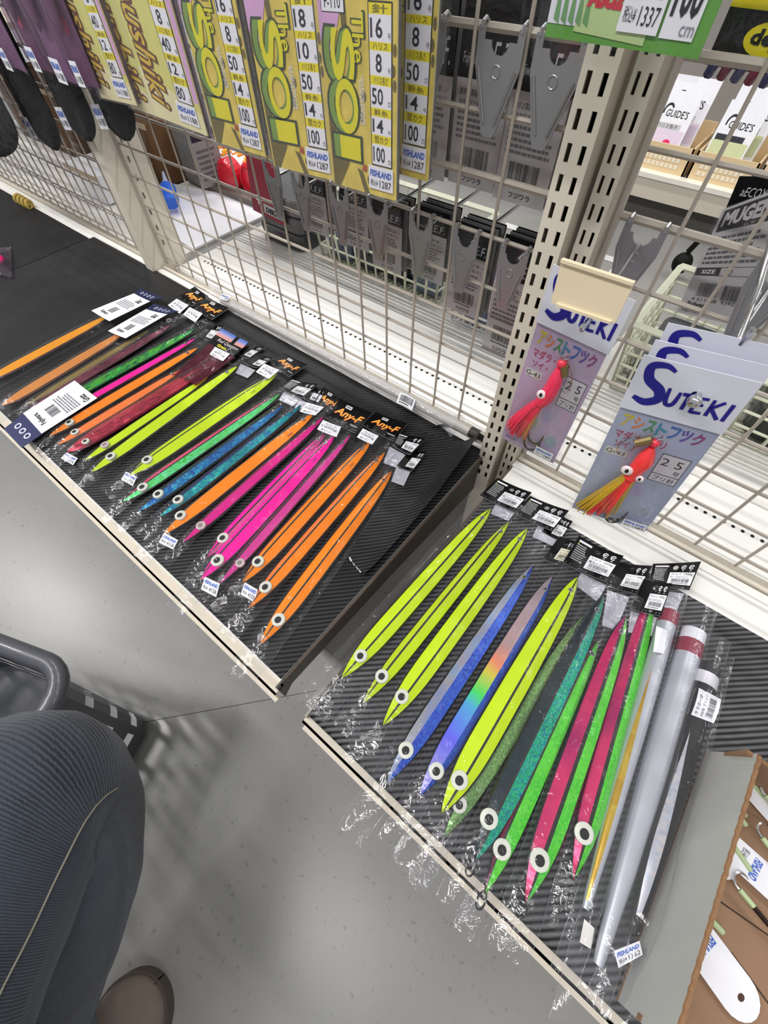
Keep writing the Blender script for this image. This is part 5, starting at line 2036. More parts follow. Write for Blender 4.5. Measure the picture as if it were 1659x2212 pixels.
def rear_pack(label, x, z, w, hgt, Y, seed, hdr='R.E.F.', n=3, group=None, header=.32):
    """grey backs of packs hung for the other aisle; the black header leans above"""
    F = Frame((x-w/2, Y, z-hgt), (x+w/2, Y, z-hgt), (x+w/2, Y, z-hgt*.0), (x-w/2, Y, z))
    t = thing('tackle_pack', label, 'pack', F(.5, 0, 0), group or 'grey backed packs behind the left grid')
    b = MB()
    slab(b, F.sub(0, 0, 1, 1-header), .0012, PKG)
    b.build('back_card', t)
    b = MB()
    h = .0015
    f2 = 1-header
    b.text(F, '素材は真鍮で環境に優しい', .08, f2*.86, .94, f2*.92, GTX, h)
    b.text(F, '独自技巧で糸切れ減少仕上', .08, f2*.77, .90, f2*.83, GTX, h)
    b.lines(F, .08, f2*.46, .92, f2*.74, 5, M('6C6C70', .6, var=0), h, seed)
    b.barcode(F, .22, f2*.20, .80, f2*.40, INK, h, seed)
    b.lines(F, .22, f2*.15, .8, f2*.185, 1, INK, h, seed)
    b.text(F, 'フジワラ', .30, f2*.05, .72, f2*.11, INK, h, bold=.02)
    b.build('printed_text', t)
    b = MB()
    Fh = Frame(F(0, 1-header, 0), F(1, 1-header, 0), F(1, 1, -.004), F(0, 1, -.004))
    slab(b, Fh, .0012, PKBLK)
    b.text(Fh, hdr, .42, .12, .92, .42, M('C8C8CC', .5, var=0), .0016, shear=.1)
    b.text(Fh, 'Fujiwara', .08, .12, .36, .28, M('B8B8BC', .5, var=0), .0016)
    b.build('header', t)
    b = MB()
    b.grid([[F(u, v, .003+.0015*noise.noise(Vector((u*4, v*6, seed)))) for u in [-.03+1.06*i/6 for i in range(7)]] for v in [-.03+1.0*j/10 for j in range(11)]], CLEARH)
    b.build('plastic_bag', t, smooth=True)
    b = MB()      # the packs further along the same peg
    for k in range(1, n):
        Fk = Frame(*[p+Vector((.002*k, .010*k, .001*k)) for p in F.p])
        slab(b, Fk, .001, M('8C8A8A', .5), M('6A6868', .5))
        Fk2 = Frame(*[p+Vector((.002*k, .010*k, .001*k+.0)) for p in Fh.p])
        slab(b, Fk2, .001, PKBLK)
    b.build('pack_stack', t)
    return t


LOWX = [-0.585, -0.528, -0.457, -0.392, -0.325, -0.262, -0.200]
for i, x in enumerate(LOWX):
    o = peg('V plate peg in the lower left grid row, %s' % ('leftmost one', 'second from left', 'third from left', 'middle one',
            'third from the post', 'second from the post', 'nearest the post')[i], (x, GY+.006, .662), (x+.001, .620, .668), .018, .0025, pw=.034)
for i, (x, zt) in enumerate(((-.545, .665), (-.470, .668), (-.405, .665), (-.338, .668), (-.272, .668), (-.208, .668))):
    rear_pack(('grey backed pack lowest left behind the grid, above the tackle boxes', 'grey backed pack over the left end of the cream basket', 'grey backed pack with pink reflections over the cream basket',
               'grey backed pack over the right end of the cream basket', 'grey backed pack left of the white basket', 'grey backed pack beside the post above the white basket')[i],
              x, zt, .052, (.076, .080, .088, .086, .108, .150)[i], .500+.006*(i % 2), 40+i, header=.30)
UPX = [-.335, -.258, -.2045]
for i, x in enumerate(UPX):
    peg('V plate peg high on the left grid, %s' % ('by the yellow packs', 'between the yellow packs and the post', 'against the post')[i], (x+.004, GY+.006, .816), (x, .615, .824), .022, .0026, pw=.044)
for i, x in enumerate((-.352, -.290, -.226, -.168)):
    rear_pack(('grey backed upper pack peeping from behind the yellow packs', 'upper grey backed pack left of the V plate', 'upper grey backed pack below the V plate nearest the post', 'upper grey backed pack half behind the slotted post')[i],
              x, .852, .060, .150, .503+.006*(i % 2), 60+i, header=.42)
# far dark display boards hanging behind the upper packs
b = MB()
b.box((-.45, .640, .72), (-.21, .646, 1.0), PKBLK)
tag(b.build('dark_board'), 'black backing board hanging behind the upper grey packs', 'board')

# right bay rear packs
Fm = Frame(PY(1462, 672, .505), PY(1600, 704, .505), PY(1700, 400, .505), PY(1562, 452, .505))
t = thing('hook_pack', 'grey hook pack with SIZE box and bar code behind the right grid', 'pack', Fm(.5, 0, 0))
b = MB()
slab(b, Fm, .0012, PKG)
b.build('back_card', t)
b = MB()
b.rect(Fm, .06, .80, .98, .98, M('1A1A1E', .5), .0015)
b.text(Fm, 'MUGEN', .10, .84, .90, .96, M('C8C4C8', .5, var=0), .0018, bold=.05, shear=.1)
b.text(Fm, 'ムゲン', .50, .805, .8, .83, M('C8C4C8', .5, var=0), .0018)
b.lines(Fm, .06, .50, .94, .76, 6, M('5A5A5E', .6, var=0), .0015, 9)
b.rect(Fm, .02, .40, .42, .475, M('2A2626', .5), .0015)
b.text(Fm, 'SIZE', .12, .42, .34, .458, PAPER, .0018, bold=.02)
b.ring(Fm, .56, .437, .05, .032, .8, INK, .0016)
b.rect(Fm, .42, .398, .98, .402, GTX, .0015)
b.rect(Fm, .42, .473, .98, .477, GTX, .0015)
b.barcode(Fm, .18, .20, .50, .33, INK, .0016, 4)
b.barcode(Fm, .58, .19, .86, .32, INK, .0016, 5)
b.text(Fm, '4 511688  93922', .14, .155, .86, .185, INK, .0016)
b.text(Fm, 'Fujiwara', .10, .08, .42, .14, INK, .0016, bold=.03, shear=.2)
b.text(Fm, 'http://fishing.fujiwara.com', .06, .02, .80, .06, INK, .0016)
b.build('printed_text', t)
b = MB()
b.grid([[Fm(u, v, .003+.0012*noise.noise(Vector((u*4, v*6, 8)))) for u in [-.06+1.12*i/6 for i in range(7)]] for v in [-.02+1.04*j/10 for j in range(11)]], CLEARH)
b.build('plastic_bag', t, smooth=True)
Fk = Frame(PY(1560, 470, .512), PY(1720, 520, .512), PY(1790, 385, .512), PY(1598, 380, .512))
t = thing('decoy_pack', 'black pack header with small white script at the right frame edge', 'pack', Fk(.5, 0, 0))
b = MB()
slab(b, Fk, .0012, PKBLK)
b.text(Fk, 'aECOY', .10, .58, .42, .78, M('D8D8DC', .5, var=0), .0016, shear=.3)
for k in range(26):      # pinked lower edge
    b.poly([Fk(k/26, 0, .001), Fk((k+1)/26, 0, .001), Fk((k+.5)/26, -.05, .001)], PKBLK)
b.build('header', t)
t = thing('peg_hook', 'thick chrome peg slanting across the right frame edge', 'hook', PY(1625, 560, .44), 'chrome pegs')
b = MB()
b.tube([PY(1680, 470, .47), PY(1640, 620, .45), PY(1596, 730, .40), PY(1590, 742, .395), PY(1600, 742, .393), PY(1628, 710, .392)], .0026, CHROME, 7)
b.build('peg_wire', t, smooth=True)


# ================================================================== BASKETS ON THE REAR SHELVES
def lattice_basket(label, x0, x1, y0, y1, z0, hgt, m, nx, ny, nz, taper=.012, bar=.0034):
    t = thing('basket', label, 'basket', ((x0+x1)/2, (y0+y1)/2, z0), 'lattice baskets on the rear shelves')

    def corner(u, v, w):
        e = taper*(1-w)
        return Vector((x0+e+(x1-x0-2*e)*u, y0+e+(y1-y0-2*e)*v, z0+hgt*w))
    sides = {'front_side': lambda s, w: corner(s, 0, w), 'back_side': lambda s, w: corner(s, 1, w), 'end_side': lambda s, w: corner(0, s, w), 'end_side.': lambda s, w: corner(1, s, w)}
    for nm, f in sides.items():
        b = MB()
        n = nx if 'end' not in nm else ny
        for k in range(n+1):
            b.tube([f(k/n, 0), f(k/n, 1)], bar*.8, m, 4)
        for k in range(nz+1):
            b.tube([f(0, k/nz), f(1, k/nz)], bar*(1.7 if k == nz else .8), m, 4)
        b.build(nm.rstrip('.'), t)
    b = MB()
    for k in range(nx+1):
        b.tube([corner(k/nx, 0, 0), corner(k/nx, 1, 0)], bar*.7, m, 4)
    for k in range(ny+1):
        b.tube([corner(0, k/ny, 0), corner(1, k/ny, 0)], bar*.7, m, 4)
    b.build('bottom', t)
    b = MB()
    for k in range(nx):
        p = corner((k+.5)/nx, 0, 0)
        b.box((p.x-.003, p.y-.002, z0-.0005), (p.x+.003, p.y+.006, z0+.004), m)
    b.build('feet', t)['kind'] = 'stuff'
    return t


BSKC = M('E2E4CC', .4, var=.04)
BSKW = M('EEEDEA', .4, var=.03)
RZ = .3925
lattice_basket('cream lattice basket behind the left grid, the longer one', -.800, -.452, .722, .92, RZ, .112, BSKC, 12, 7, 4)
lattice_basket('white lattice basket behind the left grid beside the post', -.418, -.178, .700, .90, RZ, .105, BSKW, 8, 7, 4)
lattice_basket('cream lattice basket behind the right grid between the squid packs', -.085, .055, .705, .92, RZ, .120, BSKC, 5, 7, 5)
lattice_basket('cream lattice basket at the right frame edge behind the grid', .105, .36, .705, .92, RZ, .110, BSKC, 9, 7, 4)
# things in them
BOXD = [('5A6A80', 'slate blue'), ('33373C', 'charcoal'), ('2A2E34', 'black'), ('6C7A90', 'pale blue'), ('44484E', 'dark grey')]


def small_case(label, x0, x1, y0, y1, z0, z1, hexc, grp):
    t = thing('tackle_case', label, 'case', ((x0+x1)/2, (y0+y1)/2, z0), grp)
    m = M(hexc, .3, var=.08, coat=.3)
    r = min(x1-x0, y1-y0)*.16

    def rr(e, z):
        P = []
        for cx, cy, a0 in ((x1-r, y1-r, 0), (x0+r, y1-r, 90), (x0+r, y0+r, 180), (x1-r, y0+r, 270)):
            for k in range(4):
                a = math.radians(a0+30*k)
                P.append((cx+(r-e)*math.cos(a), cy+(r-e)*math.sin(a), z))
        return P
    zm = z0+(z1-z0)*.6
    b = MB()
    b.grid([rr(.002, z0), rr(0, z0+.003), rr(0, zm-.001)], m, closed=True)
    b.poly(rr(.002, z0)[::-1], m)
    b.build('case_body', t)
    b = MB()
    b.grid([rr(-.0015, zm-.001), rr(-.0015, z1-.003), rr(.002, z1), rr(.008, z1-.0012)], m, closed=True)
    b.poly(rr(.008, z1-.0012), m)
    b.build('lid', t)
    b = MB()
    b.box(((x0+x1)/2-.010, y0-.003, zm-.009), ((x0+x1)/2+.010, y0, zm+.006), m)
    b.build('latch', t)
    return t


G2 = 'cases in the lattice baskets'
for i, x in enumerate((-.78, -.70, -.62, -.54)):
    small_case('%s case in the longer cream basket, %s' % (BOXD[i][1], ('leftmost', 'second from left', 'third from left', 'rightmost')[i]), x, x+.070, .745, .90, RZ+.004, RZ+.060+.012*(i % 2), BOXD[i][0], G2)
for i, x in enumerate((-.395, -.325, -.255)):
    small_case('%s case in the white basket, %s' % (BOXD[i+1][1], ('leftmost', 'middle', 'rightmost')[i]), x, x+.058, .722, .88, RZ+.004, RZ+.066-.010*i, BOXD[(i+3) % 5][0] if i != 1 else BOXD[2][0], G2)
small_case('dark case in the cream basket between the squid packs', -.06, .03, .73, .90, RZ+.004, RZ+.05, '4A4E50', G2)
small_case('dark case in the cream basket at the right frame edge', .13, .33, .73, .90, RZ+.004, RZ+.05, '2C2E30', G2)
# stacked tackle boxes with a burgundy sleeve
TB = 'grey tackle boxes stacked behind the left grid'
for i, (dz, lb) in enumerate(((0, 'bottom dark grey tackle box of the stack'), (.036, 'middle dark grey tackle box of the stack'), (.072, 'top grey tackle box under the burgundy carton sleeve'))):
    small_case(lb, -.985+.006*i, -.835+.004*i, .712, .86, RZ+dz, RZ+dz+.034, ('3E3E40', '4A4A4C', '58585A')[i], TB)
t = thing('card_sleeve', 'burgundy card sleeve with a white cross standing on the grey tackle boxes', 'sleeve', (-.945, .705, RZ+.07))
b = MB()
Fs = Frame((-.980, .706, RZ+.060), (-.870, .706, RZ+.052), (-.880, .712, RZ+.190), (-.965, .712, RZ+.195))
slab(b, Fs, .003, M('8A1230', .45, var=.05))
b.build('sleeve_card', t)
b = MB()
b.rect(Fs, .16, .20, .34, .24, PAPER, .0034)
b.rect(Fs, .22, .15, .28, .29, PAPER, .0036)
b.rect(Fs, .38, .06, .92, .20, M('BEBCBC', .5), .0034)
b.text(Fs, 'DEKA', .44, .08, .84, .16, INK, .0038, bold=.05, shear=.1)
b.build('printed_text', t)

# red-lidded jars lying on the rear shelf
JR = 'red capped jars behind the left grid'
for i, (px, lb) in enumerate((((455, 405), 'red capped jar furthest left behind the grid'), ((500, 422), 'second red capped jar, nearest the grid wire plates'),
                              ((548, 432), 'third red capped jar beside the burgundy sleeve'), ((470, 372), 'red capped jar behind the first two'))):
    p = PZ(px[0], px[1], RZ)
    t = thing('jar', lb, 'jar', (p.x, p.y, RZ), JR)
    yb = p.y+.02*(i == 3)
    b = MB()
    c = Vector((p.x, yb, RZ+.042))
    RJ = M('D8142E', .3, var=.04, coat=.5)
    b.tube([c+Vector((0, 0, 0)), c+Vector((0, .004, 0)), c+Vector((0, .03, 0))], .04, RJ, 22, radii=[.037, .041, .041])
    b.torus(c+Vector((0, -.001, 0)), (0, 1, 0), .033, .0025, RJ, 22, 6)
    b.build('red_cap', t)
    b = MB()
    b.tube([c+Vector((0, .03, 0)), c+Vector((0, .12, .0))], .038, PAPER, 22)
    for k in range(7):
        a = math.pi*.25+.18*k
        b.tube([c+Vector((.0384*math.cos(a), .045+.01*(k % 3), .0384*math.sin(a))), c+Vector((.0384*math.cos(a), .08, .0384*math.sin(a)))], .0035, M(('F09020', 'F0C828', 'E84828')[k % 3], .5), 6)
    b.build('label_body', t)
# blue and white bottle
p = PZ(362, 445, RZ+.02)
t = thing('bottle', 'blue and white squeeze bottle lying by the left upright', 'bottle', (p.x, p.y, RZ))
q0, q1 = PZ(370, 440, RZ+.028), PZ(352, 372, RZ+.05)
b = MB()
b.tube([q0, q0.lerp(q1, .08), q0.lerp(q1, .5)], .022, M('1C66E0', .35, coat=.3), 14, radii=[.020, .022, .021], flat=.7)
b.build('bottle_body', t)
b = MB()
b.tube([q0.lerp(q1, .5), q0.lerp(q1, .60), q0.lerp(q1, .75), q1], .02, M('B8C4E8', .35), 12, radii=[.020, .010, .006, .003], flat=.8)
b.build('nozzle', t)
# rack of grey cards at the left
CD = 'grey cards racked behind the left grid'
for k in range(8):
    a = PZ(402+5.5*k, 380+4*k, RZ+.02)
    b = MB()
    F = Frame(a, a+Vector((.008, .075, 0)), a+Vector((.008, .075, .12)), a+Vector((0, 0, .12)))
    slab(b, F, .002, M('8E8C8A', .5, var=.1))
    b.rect(F, .05, .82, .95, .98, M('10142A', .5), .0023)
    b.lines(F, .1, .1, .9, .7, 6, M('5A5A5C', .6, var=0), .0023, k)
    tag(b.build('hang_card'), 'grey backed card with a navy top in the rack behind the grid, %s' % ('leftmost', 'second from left', 'third from left', 'fourth from left', 'fourth from right', 'third from right', 'second from right', 'rightmost')[k], 'card', CD)
b = MB()
q = PZ(430, 420, RZ)
b.box((-1.40, .80, RZ+.001), (-1.10, .90, RZ+.019), M('6A625A', .6))
tag(b.build('card_rack'), 'low dark rack holding the grey cards behind the left grid', 'rack')

# ================================================================== CARTONS BEHIND THE FAR LEFT GRID
BRNB = M('6A4A2C', .8, var=.15, scale=30)
for i, (x0, x1, y0, y1, z0, z1, m_, lb) in enumerate(((-1.74, -1.42, .74, .90, RZ, RZ+.14, BRNB, 'brown carton nearest the left upright behind the far left grid'),
                                                 (-2.20, -1.80, .70, .90, RZ, RZ+.16, BRNB, 'larger brown carton further left behind the grid'),
                                                 (-1.62, -1.45, .57, .70, RZ, RZ+.065, PAPER, 'white carton beside the left upright behind the grid'))):
    t = thing('carton', lb, 'box', ((x0+x1)/2, (y0+y1)/2, z0), 'cartons behind the far left grid')
    b = MB()
    b.box((x0, y0, z0+.001), (x1, y1, z1), m_)
    b.build('carton_body', t)
    b = MB()
    b.box((x0+.002, (y0+y1)/2-.002, z1), (x1-.002, (y0+y1)/2+.002, z1+.0012), M('3A2A18', .9))
    b.box((x0-.001, y0-.001, z1-.012), (x1+.001, y0, z1), M('C8B49A', .6))
    b.build('lid_flap', t)
    if i < 2:
        b = MB()
        for k in range(3):
            b.box((x0+.05+.06*k, y0-.0015, z0+.03), (x0+.08+.06*k, y0-.0005, z0+.045), INK)
        b.build('hand_slot', t)
t = thing('rope_knot', 'yellow cord knotted round the rail at the far left', 'rope', PZ(55, 437, .405))
b = MB()
p = PZ(52, 436, .408)
for k in range(4):
    b.torus(p+Vector((-.03+.02*k, 0, 0)), (1, .2*k, .1), .010, .004, M('B8A050', .8, var=.2), 12, 6)
b.build('cord', t, smooth=True)

# pink packet on the far left shelf
Fp = Frame(PZ(-30, 592, .402), PZ(28, 602, .402), PZ(26, 535, .402), PZ(-30, 540, .402))
t = thing('bait_packet', 'clear packet with a pink lure lying on the far left shelf', 'packet', Fp(.5, .5, 0))
b = MB()
b.ball(Fp(.55, .45, .010), .022, .014, .008, M('F0187A', .35, coat=.4), 12, 8)
b.build('pink_lure', t, smooth=True)
b = MB()
b.grid([[Fp(u/9, v/9, .003+.014*math.sin(math.pi*u/9)*math.sin(math.pi*v/9)+.004*noise.noise(Vector((u*.7, v*.8, 5)))) for u in range(10)] for v in range(10)], PURPLEF)
b.build('plastic_bag', t, smooth=True)

# ================================================================== ROD BLANK IN A CLEAR SLEEVE ALONG THE GRID FOOT
t = thing('wrapped_rod', 'metal rod in a long clear sleeve lying along the foot of the left grid', 'rod', (-.5, .447, DZ+.004))
zc = DZ+.0125
b = MB()
b.tube([(-.80, .447, zc), (-.197, .451, zc)], .0072, M('D2CEC6', .3, metal=.35), 14)
b.build('rod', t, smooth=False)
b = MB()
b.tube([(-.199, .451, zc), (-.185, .4512, zc)], .0088, M('5A5650', .3, metal=.8), 14)
b.build('end_ferrule', t)
b = MB()
rows = []
for i in range(61):
    x = -.83+.61*i/60
    r = .0105+.0022*noise.noise(Vector((x*40, 0, 0)))+(.012*max(0, (x+.245)/.03) if x > -.245 else 0)+(.010*max(0, (-.80-x)/.03) if x < -.80 else 0)
    rows.append([(x, .447+r*math.cos(2*math.pi*k/12)+.001*noise.noise(Vector((x*60, k, 1))), max(DZ+.0008, zc+r*.95*math.sin(2*math.pi*k/12)+.0012*noise.noise(Vector((x*50, k*.8, 2))))) for k in range(12)])
b.grid(rows, film('milky_sleeve', haze=.13, gloss=1.3, rough=.07, crinkle=.7, cscale=45), closed=True)
b.build('clear_sleeve', t, smooth=True)
F = Frame(PZ(856, 868, zc+.011), PZ(890, 886, zc+.011), PZ(898, 862, zc+.012), PZ(864, 846, zc+.012), curl=-.002)
b = MB()
slab(b, F, .0003, PAPER, nu=6)
b.barcode(F, .1, .3, .9, .88, INK, .0006, 14)
b.lines(F, .12, .08, .9, .26, 1, INK, .0006, 2)
b.build('barcode_label', t)
F = Frame(PZ(474, 645, zc+.011), PZ(490, 650, zc+.011), PZ(498, 641, zc+.011), PZ(480, 635, zc+.011))
sticker_on(t, F, '2980')

# ================================================================== OPPOSITE AISLE
mb = MB()
mb.poly([(-6, 4.2, 0), (6, 4.2, 0), (6, 4.2, 2.6), (-6, 4.2, 2.6)][::-1], M('C8C4BC', .7))
o = mb.build('wall_back', loc=(0, 4.2, 0))
o['kind'] = 'structure'
ORY, ORZ = 2.35, .175
t = thing('opposite_rack', 'white rack across the other aisle with a cream price rail and foot darkened as shade', 'rack', (0, ORY+.3, 0))
b = MB()
b.box((-1.6, ORY+.03, ORZ-.012), (1.4, ORY+.55, ORZ), DECKW)
b.build('base_shelf', t)
b = MB()
b.box((-1.6, ORY-.005, ORZ-.075), (1.4, ORY+.02, ORZ+.004), LIPM)
b.box((-1.6, ORY-.012, ORZ-.004), (1.4, ORY+.03, ORZ+.012), M('F2EEE4', .3))
b.build('price_rail', t)
b = MB()
b.box((-1.6, ORY+.05, .0), (1.4, ORY+.54, .09), M('55524D', .7))  # dark tone stands in for the shade under the price rail
b.build('shade_plinth', t)
b = MB()
b.box((-1.6, ORY+.52, ORZ), (1.4, ORY+.55, 1.5), M('8A8680', .6))
b.build('back_panel', t)
BIN = M('E8CFA4', .45, var=.05)
for k in range(3):
    x0 = -.605+.235*k
    t = thing('parts_bin', 'tan plastic bin on the rack across the aisle, %s' % ('beside the slotted posts', 'second from the posts', 'cut by the frame edge')[k], 'bin', (x0+.11, ORY+.15, ORZ), 'tan bins on the opposite rack')
    b = MB()
    for c0, c1 in (((x0, ORY+.03, ORZ+.001), (x0+.22, ORY+.036, ORZ+.10)), ((x0, ORY+.03, ORZ+.001), (x0+.006, ORY+.28, ORZ+.10)), ((x0+.214, ORY+.03, ORZ+.001), (x0+.22, ORY+.28, ORZ+.10)), ((x0, ORY+.274, ORZ+.001), (x0+.22, ORY+.28, ORZ+.13)), ((x0, ORY+.03, ORZ+.001), (x0+.22, ORY+.28, ORZ+.006))):
        b.box(c0, c1, BIN)
    b.build('bin_body', t)
    b = MB()
    for q in range(9):
        for r_ in range(3):
            b.box((x0+.03+.018*q, ORY+.0285, ORZ+.03+.02*r_), (x0+.042+.018*q, ORY+.0300, ORZ+.042+.02*r_), M('F6ECD8', .5))
    o = b.build('vent_holes', t)
    o['kind'] = 'stuff'
    for q in range(2):
        F = Frame((x0+.014, ORY+.06+.07*q, ORZ+.02), (x0+.150+.03*q, ORY+.06+.07*q, ORZ+.02), (x0+.150+.03*q, ORY+.13+.07*q, ORZ+.23+.03*q), (x0+.014, ORY+.13+.07*q, ORZ+.23+.03*q))
        t2 = thing('hook_packet', 'white packet with arched black mark in tan bin %s, %s' % (('beside the posts', 'second from the posts', 'at the frame edge')[k], ('front', 'rear')[q]), 'packet', F(.5, 0, 0), 'white packets in the tan bins')
        b = MB()
        slab(b, F, .003, M('F2F2F8', .45))
        b.rect(F, .04, .25, .96, .50, M(('E4D4E8', 'D0D8A8', 'E8E4D8')[k], .5), .0034)
        b.rect(F, .06, .50, .80, .58, M(('C8C8CC', '2A2E38')[k % 2], .5), .0034)
        b.ring(F, .28, .72, .14, .12, .72, INK, .0036, 14, .6, 3.4)
        b.text(F, "GUIDE'S", .24, .66, .86, .76, INK, .0036, bold=.01)
        b.text(F, 'ハリス魚子', .14, .51, .72, .57, INK, .0036)
        if k == 0:
            b.disc(F, .6, .30, .12, .07, M('E8186A', .5), .0038)
        b.build('packet_face', t2)
t = thing('caster_ball', 'black ball-shaped caster under the opposite rack', 'wheel', PY(1522, 480, ORY-.35))
b = MB()
p = PY(1522, 480, ORY-.35)
b.ball((p.x, p.y, .06), .034, .034, .036, M('070707', .6, spec=.2), 16, 12)
b.build('wheel', t, smooth=True)
b = MB()
b.tube([(p.x, p.y, .10), (p.x+.02, p.y, .16), (p.x+.06, p.y, .165)], .010, BLACK, 8)
b.build('stem', t)

# ================================================================== SHOPPING BASKET
BK = M('4A4C52', .35, var=.06, coat=.3)
t = thing('shopping_basket', 'dark grey plastic shopping basket on the floor behind the knee', 'basket', PZ(190, 1560, 0))
RIMZ = .33
cz = PZ(158, 1452, RIMZ)
c0 = PZ(300, 1602, .02)
# outward edge directions: one rim runs left out of frame, the other runs towards the camera under the knee
e1 = (PZ(-10, 1388, RIMZ)-cz).normalized()
e2 = Vector((-e1.y, e1.x, 0))
if (PZ(150, 1700, RIMZ)-cz).dot(e2) < 0:
    e2 = -e2
LX, LY = .43, .30


def bpt(u, v, w):
    top = cz+e1*(LX*u)+e2*(LY*v)
    bot = cz+e1*(LX*(.06+.88*u))+e2*(LY*(.08+.84*v))
    p = bot.lerp(top, w)
    p.z = .012+(RIMZ-.012)*w
    return p


def rounded(w, inset=0.0, z=None, n=6, r=.10):
    P = []
    for cu, cv, a0 in ((1-r, 1-r*1.4, 0), (r, 1-r*1.4, 90), (r, r*1.4, 180), (1-r, r*1.4, 270)):
        for k in range(n+1):
            a = math.radians(a0+90*k/n)
            P.append(bpt(cu+(r-inset)*math.cos(a), cv+(r*1.4-inset)*math.sin(a), w))
    return P


b = MB()
rim = rounded(1.0)
b.tube(rim+[rim[0]], .0125, BK, 10, cap=False)
b.build('rim', t, smooth=True)
b = MB()
NP = 88


def ring_at(w):
    P = rounded(w, .02)
    L_ = [0]
    for i in range(len(P)):
        L_.append(L_[-1]+(P[(i+1) % len(P)]-P[i]).length)
    out = []
    for k in range(NP):
        s = L_[-1]*k/NP
        i = max(j for j in range(len(P)) if L_[j] <= s+1e-9)
        f = (s-L_[i])/max(1e-9, L_[i+1]-L_[i])
        out.append(P[i].lerp(P[(i+1) % len(P)], f))
    return out


lev = [0.0, .12, .20, .38, .46, .64, .72, .84, 1.0]
R_ = [ring_at(w) for w in lev]
for i in range(len(lev)-1):
    for k in range(NP):
        if i in (1, 3, 5) and k % 4 != 0:
            continue      # openings in the basket wall
        b.poly([R_[i][k], R_[i][(k+1) % NP], R_[i+1][(k+1) % NP], R_[i+1][k]], BK)
b.build('basket_wall', t)
b = MB()
b.poly(R_[0], BK)
b.build('basket_bottom', t)

# ================================================================== PERSON
def denim():
    m = bpy.data.materials.new('dark_denim')
    t, N, L = nt(m)
    b = N['Principled BSDF']
    tc = N.new('ShaderNodeTexCoord')
    uv = N.new('ShaderNodeUVMap')
    wv = N.new('ShaderNodeTexWave')
    wv.bands_direction = 'Y'
    wv.inputs['Scale'].default_value = 135
    wv.inputs['Distortion'].default_value = 1.6
    wv.inputs['Detail'].default_value = 3
    wv.inputs['Detail Scale'].default_value = 2.5
    L.new(uv.outputs[0], wv.inputs['Vector'])
    nz = N.new('ShaderNodeTexNoise')
    nz.inputs['Scale'].default_value = 14
    nz.inputs['Detail'].default_value = 5
    L.new(tc.outputs['Object'], nz.inputs['Vector'])
    n2 = N.new('ShaderNodeTexNoise')
    n2.inputs['Scale'].default_value = 900
    L.new(tc.outputs['Object'], n2.inputs['Vector'])
    a = N.new('ShaderNodeMath')
    a.operation = 'MULTIPLY_ADD'
    L.new(wv.outputs['Fac'], a.inputs[0])
    a.inputs[1].default_value = .42
    L.new(nz.outputs['Fac'], a.inputs[2])
    a2 = N.new('ShaderNodeMath')
    a2.operation = 'MULTIPLY_ADD'
    L.new(n2.outputs['Fac'], a2.inputs[0])
    a2.inputs[1].default_value = .35
    L.new(a.outputs[0], a2.inputs[2])
    rp = N.new('ShaderNodeValToRGB')
    rp.color_ramp.elements[0].position = .55
    rp.color_ramp.elements[0].color = lin('10151D')
    rp.color_ramp.elements[1].position = 1.15
    rp.color_ramp.elements[1].color = lin('3A424E')
    L.new(a2.outputs[0], rp.inputs[0])
    L.new(rp.outputs[0], b.inputs['Base Color'])
    b.inputs['Roughness'].default_value = .9
    b.inputs['Sheen Weight'].default_value = .15
    bp = N.new('ShaderNodeBump')
    bp.inputs['Strength'].default_value = .5
    bp.inputs['Distance'].default_value = .0015
    L.new(wv.outputs['Fac'], bp.inputs['Height'])
    L.new(bp.outputs['Normal'], b.inputs['Normal'])
    return m


DEN = denim()
person = thing('person', 'person in dark blue jeans squatting, only a bent knee and shoe tip in view', 'person', (-.30, -.40, 0))
hip, knee, ank = Vector((-.035, -.575, .500)), Vector((-.240, -.206, .480)), Vector((-.132, -.540, .082))
KP = [(hip, .118), (hip.lerp(knee, .45)+Vector((.0, 0, .01)), .102), (hip.lerp(knee, .82)+Vector((0, 0, .006)), .086), (knee+Vector((.004, .006, -.012)), .073),
      (knee.lerp(ank, .20)+Vector((.014, .022, -.022)), .068), (knee.lerp(ank, .5)+Vector((.004, 0, -.005)), .070), (knee.lerp(ank, .8), .066), (ank, .068)]


def crv(s):
    n = len(KP)
    i = min(n-2, int(s))
    f = s-i
    P = [KP[max(0, i-1)], KP[i], KP[i+1], KP[min(n-1, i+2)]]
    c = lambda a, b_, c_, d: (2*b_+(c_-a)*f+(2*a-5*b_+4*c_-d)*f*f+(3*b_-a-3*c_+d)*f**3)*.5
    return c(*[p[0] for p in P]), c(*[p[1] for p in P])


b = MB()
rows = []
NS, NR = 90, 40
side = Vector(((knee-hip).y, -(knee-hip).x, 0)).normalized()
for i in range(NS+1):
    s = (len(KP)-1)*i/NS
    p, r = crv(s)
    p2, _ = crv(min(len(KP)-1.0001, s+.02))
    p0, _ = crv(max(0, s-.02))
    tg = (p2-p0).normalized()
    q = side-tg*side.dot(tg)
    q.normalize()
    w = q.cross(tg)
    row = []
    for k in range(NR):
        a = 2*math.pi*k/NR
        d = q*math.cos(a)*1.04+w*math.sin(a)
        fold = .0035*noise.noise(Vector((math.cos(a)*2.2, math.sin(a)*2.2, s*2.4)))
        if s > 3.2:
            fold += .006*math.sin(s*7+2*math.cos(a))*noise.noise(Vector((math.cos(a)*1.2, math.sin(a)*1.2, s)))
        row.append(p+d*(r+fold))
    rows.append(row)
b.grid(rows, DEN, closed=True)
b.poly(rows[0], DEN)
o = b.build('jeans', person, smooth=True)
uvl = o.data.uv_layers.new(name='UVMap')
vid = {}
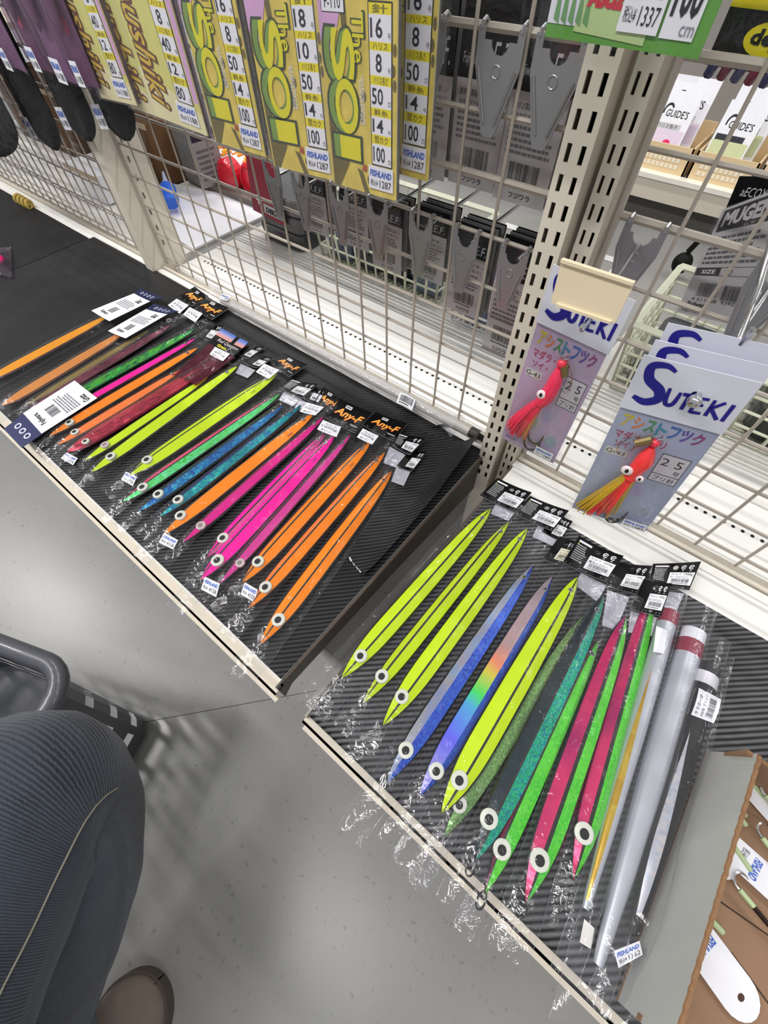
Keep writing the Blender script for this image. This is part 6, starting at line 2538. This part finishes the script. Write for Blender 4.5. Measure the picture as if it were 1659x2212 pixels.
for poly in o.data.polygons:
    for li in poly.loop_indices:
        vi = o.data.loops[li].vertex_index
        i, k = divmod(vi, NR)
        if vi >= (NS+1)*NR:
            i, k = 0, 0
        uvl.data[li].uv = (k/NR*.45, i/NS*1.05)
# stitched side seam
b = MB()
pts = [rows[i][2]+(rows[i][2]-rows[i][22]).normalized()*.0006 for i in range(0, 40)]
b.tube(pts, .0007, M('7E7A6C', .8, var=.3, scale=900), 5)
b.build('seam', o)
# shoe
SHO = M('73685F', .85, var=.18, scale=40, bump=.15, bscale=500)
SOLE = M('4E463E', .7)
toe, heel = PZ(338, 2150, .03), None
toe = Vector((toe.x-.012, toe.y+.004, 0))
dirx = Vector((-.10, 1, 0)).normalized()
sdx = Vector((dirx.y, -dirx.x, 0))
b = MB()
rows = []
NSH = 60
for i in range(NSH+1):
    s = (i/NSH)**1.7
    L_ = .275
    c = toe-dirx*(L_*s)
    w = .050*min(1, math.sqrt(max(0, 1-(1-min(1, s/.20))**2))+.02)*(1-.18*max(0, s-.35))
    hgt = .030+.018*min(1, s/.2)+.045*max(0, min(1, (s-.28)/.32))
    hgt *= min(1, .35+s*6)
    lift = .0 if s < .6 else .05*(s-.6)
    row = []
    for k in range(17):
        a = math.pi*k/16
        row.append(c+sdx*(w*math.cos(a))+Vector((0, 0, .020+lift+hgt*math.sin(a)**.75)))
    rows.append(row)
b.grid(rows, SHO)
b.build('shoe_upper', person, smooth=True)
b = MB()
rows = []
for i in range(NSH+1):
    s = (i/NSH)**1.7
    c = toe+dirx*.004-dirx*(.283*s)
    w = .053*min(1, math.sqrt(max(0, 1-(1-min(1, s/.20))**2))+.02)*(1-.18*max(0, s-.35))
    lift = .0 if s < .6 else .05*(s-.6)
    rows.append([c+sdx*w+Vector((0, 0, .001+lift)), c+sdx*w+Vector((0, 0, .024+lift)), c-sdx*w+Vector((0, 0, .024+lift)), c-sdx*w+Vector((0, 0, .001+lift))])
b.grid(rows, SOLE, closed=True)
b.build('shoe_sole', person)
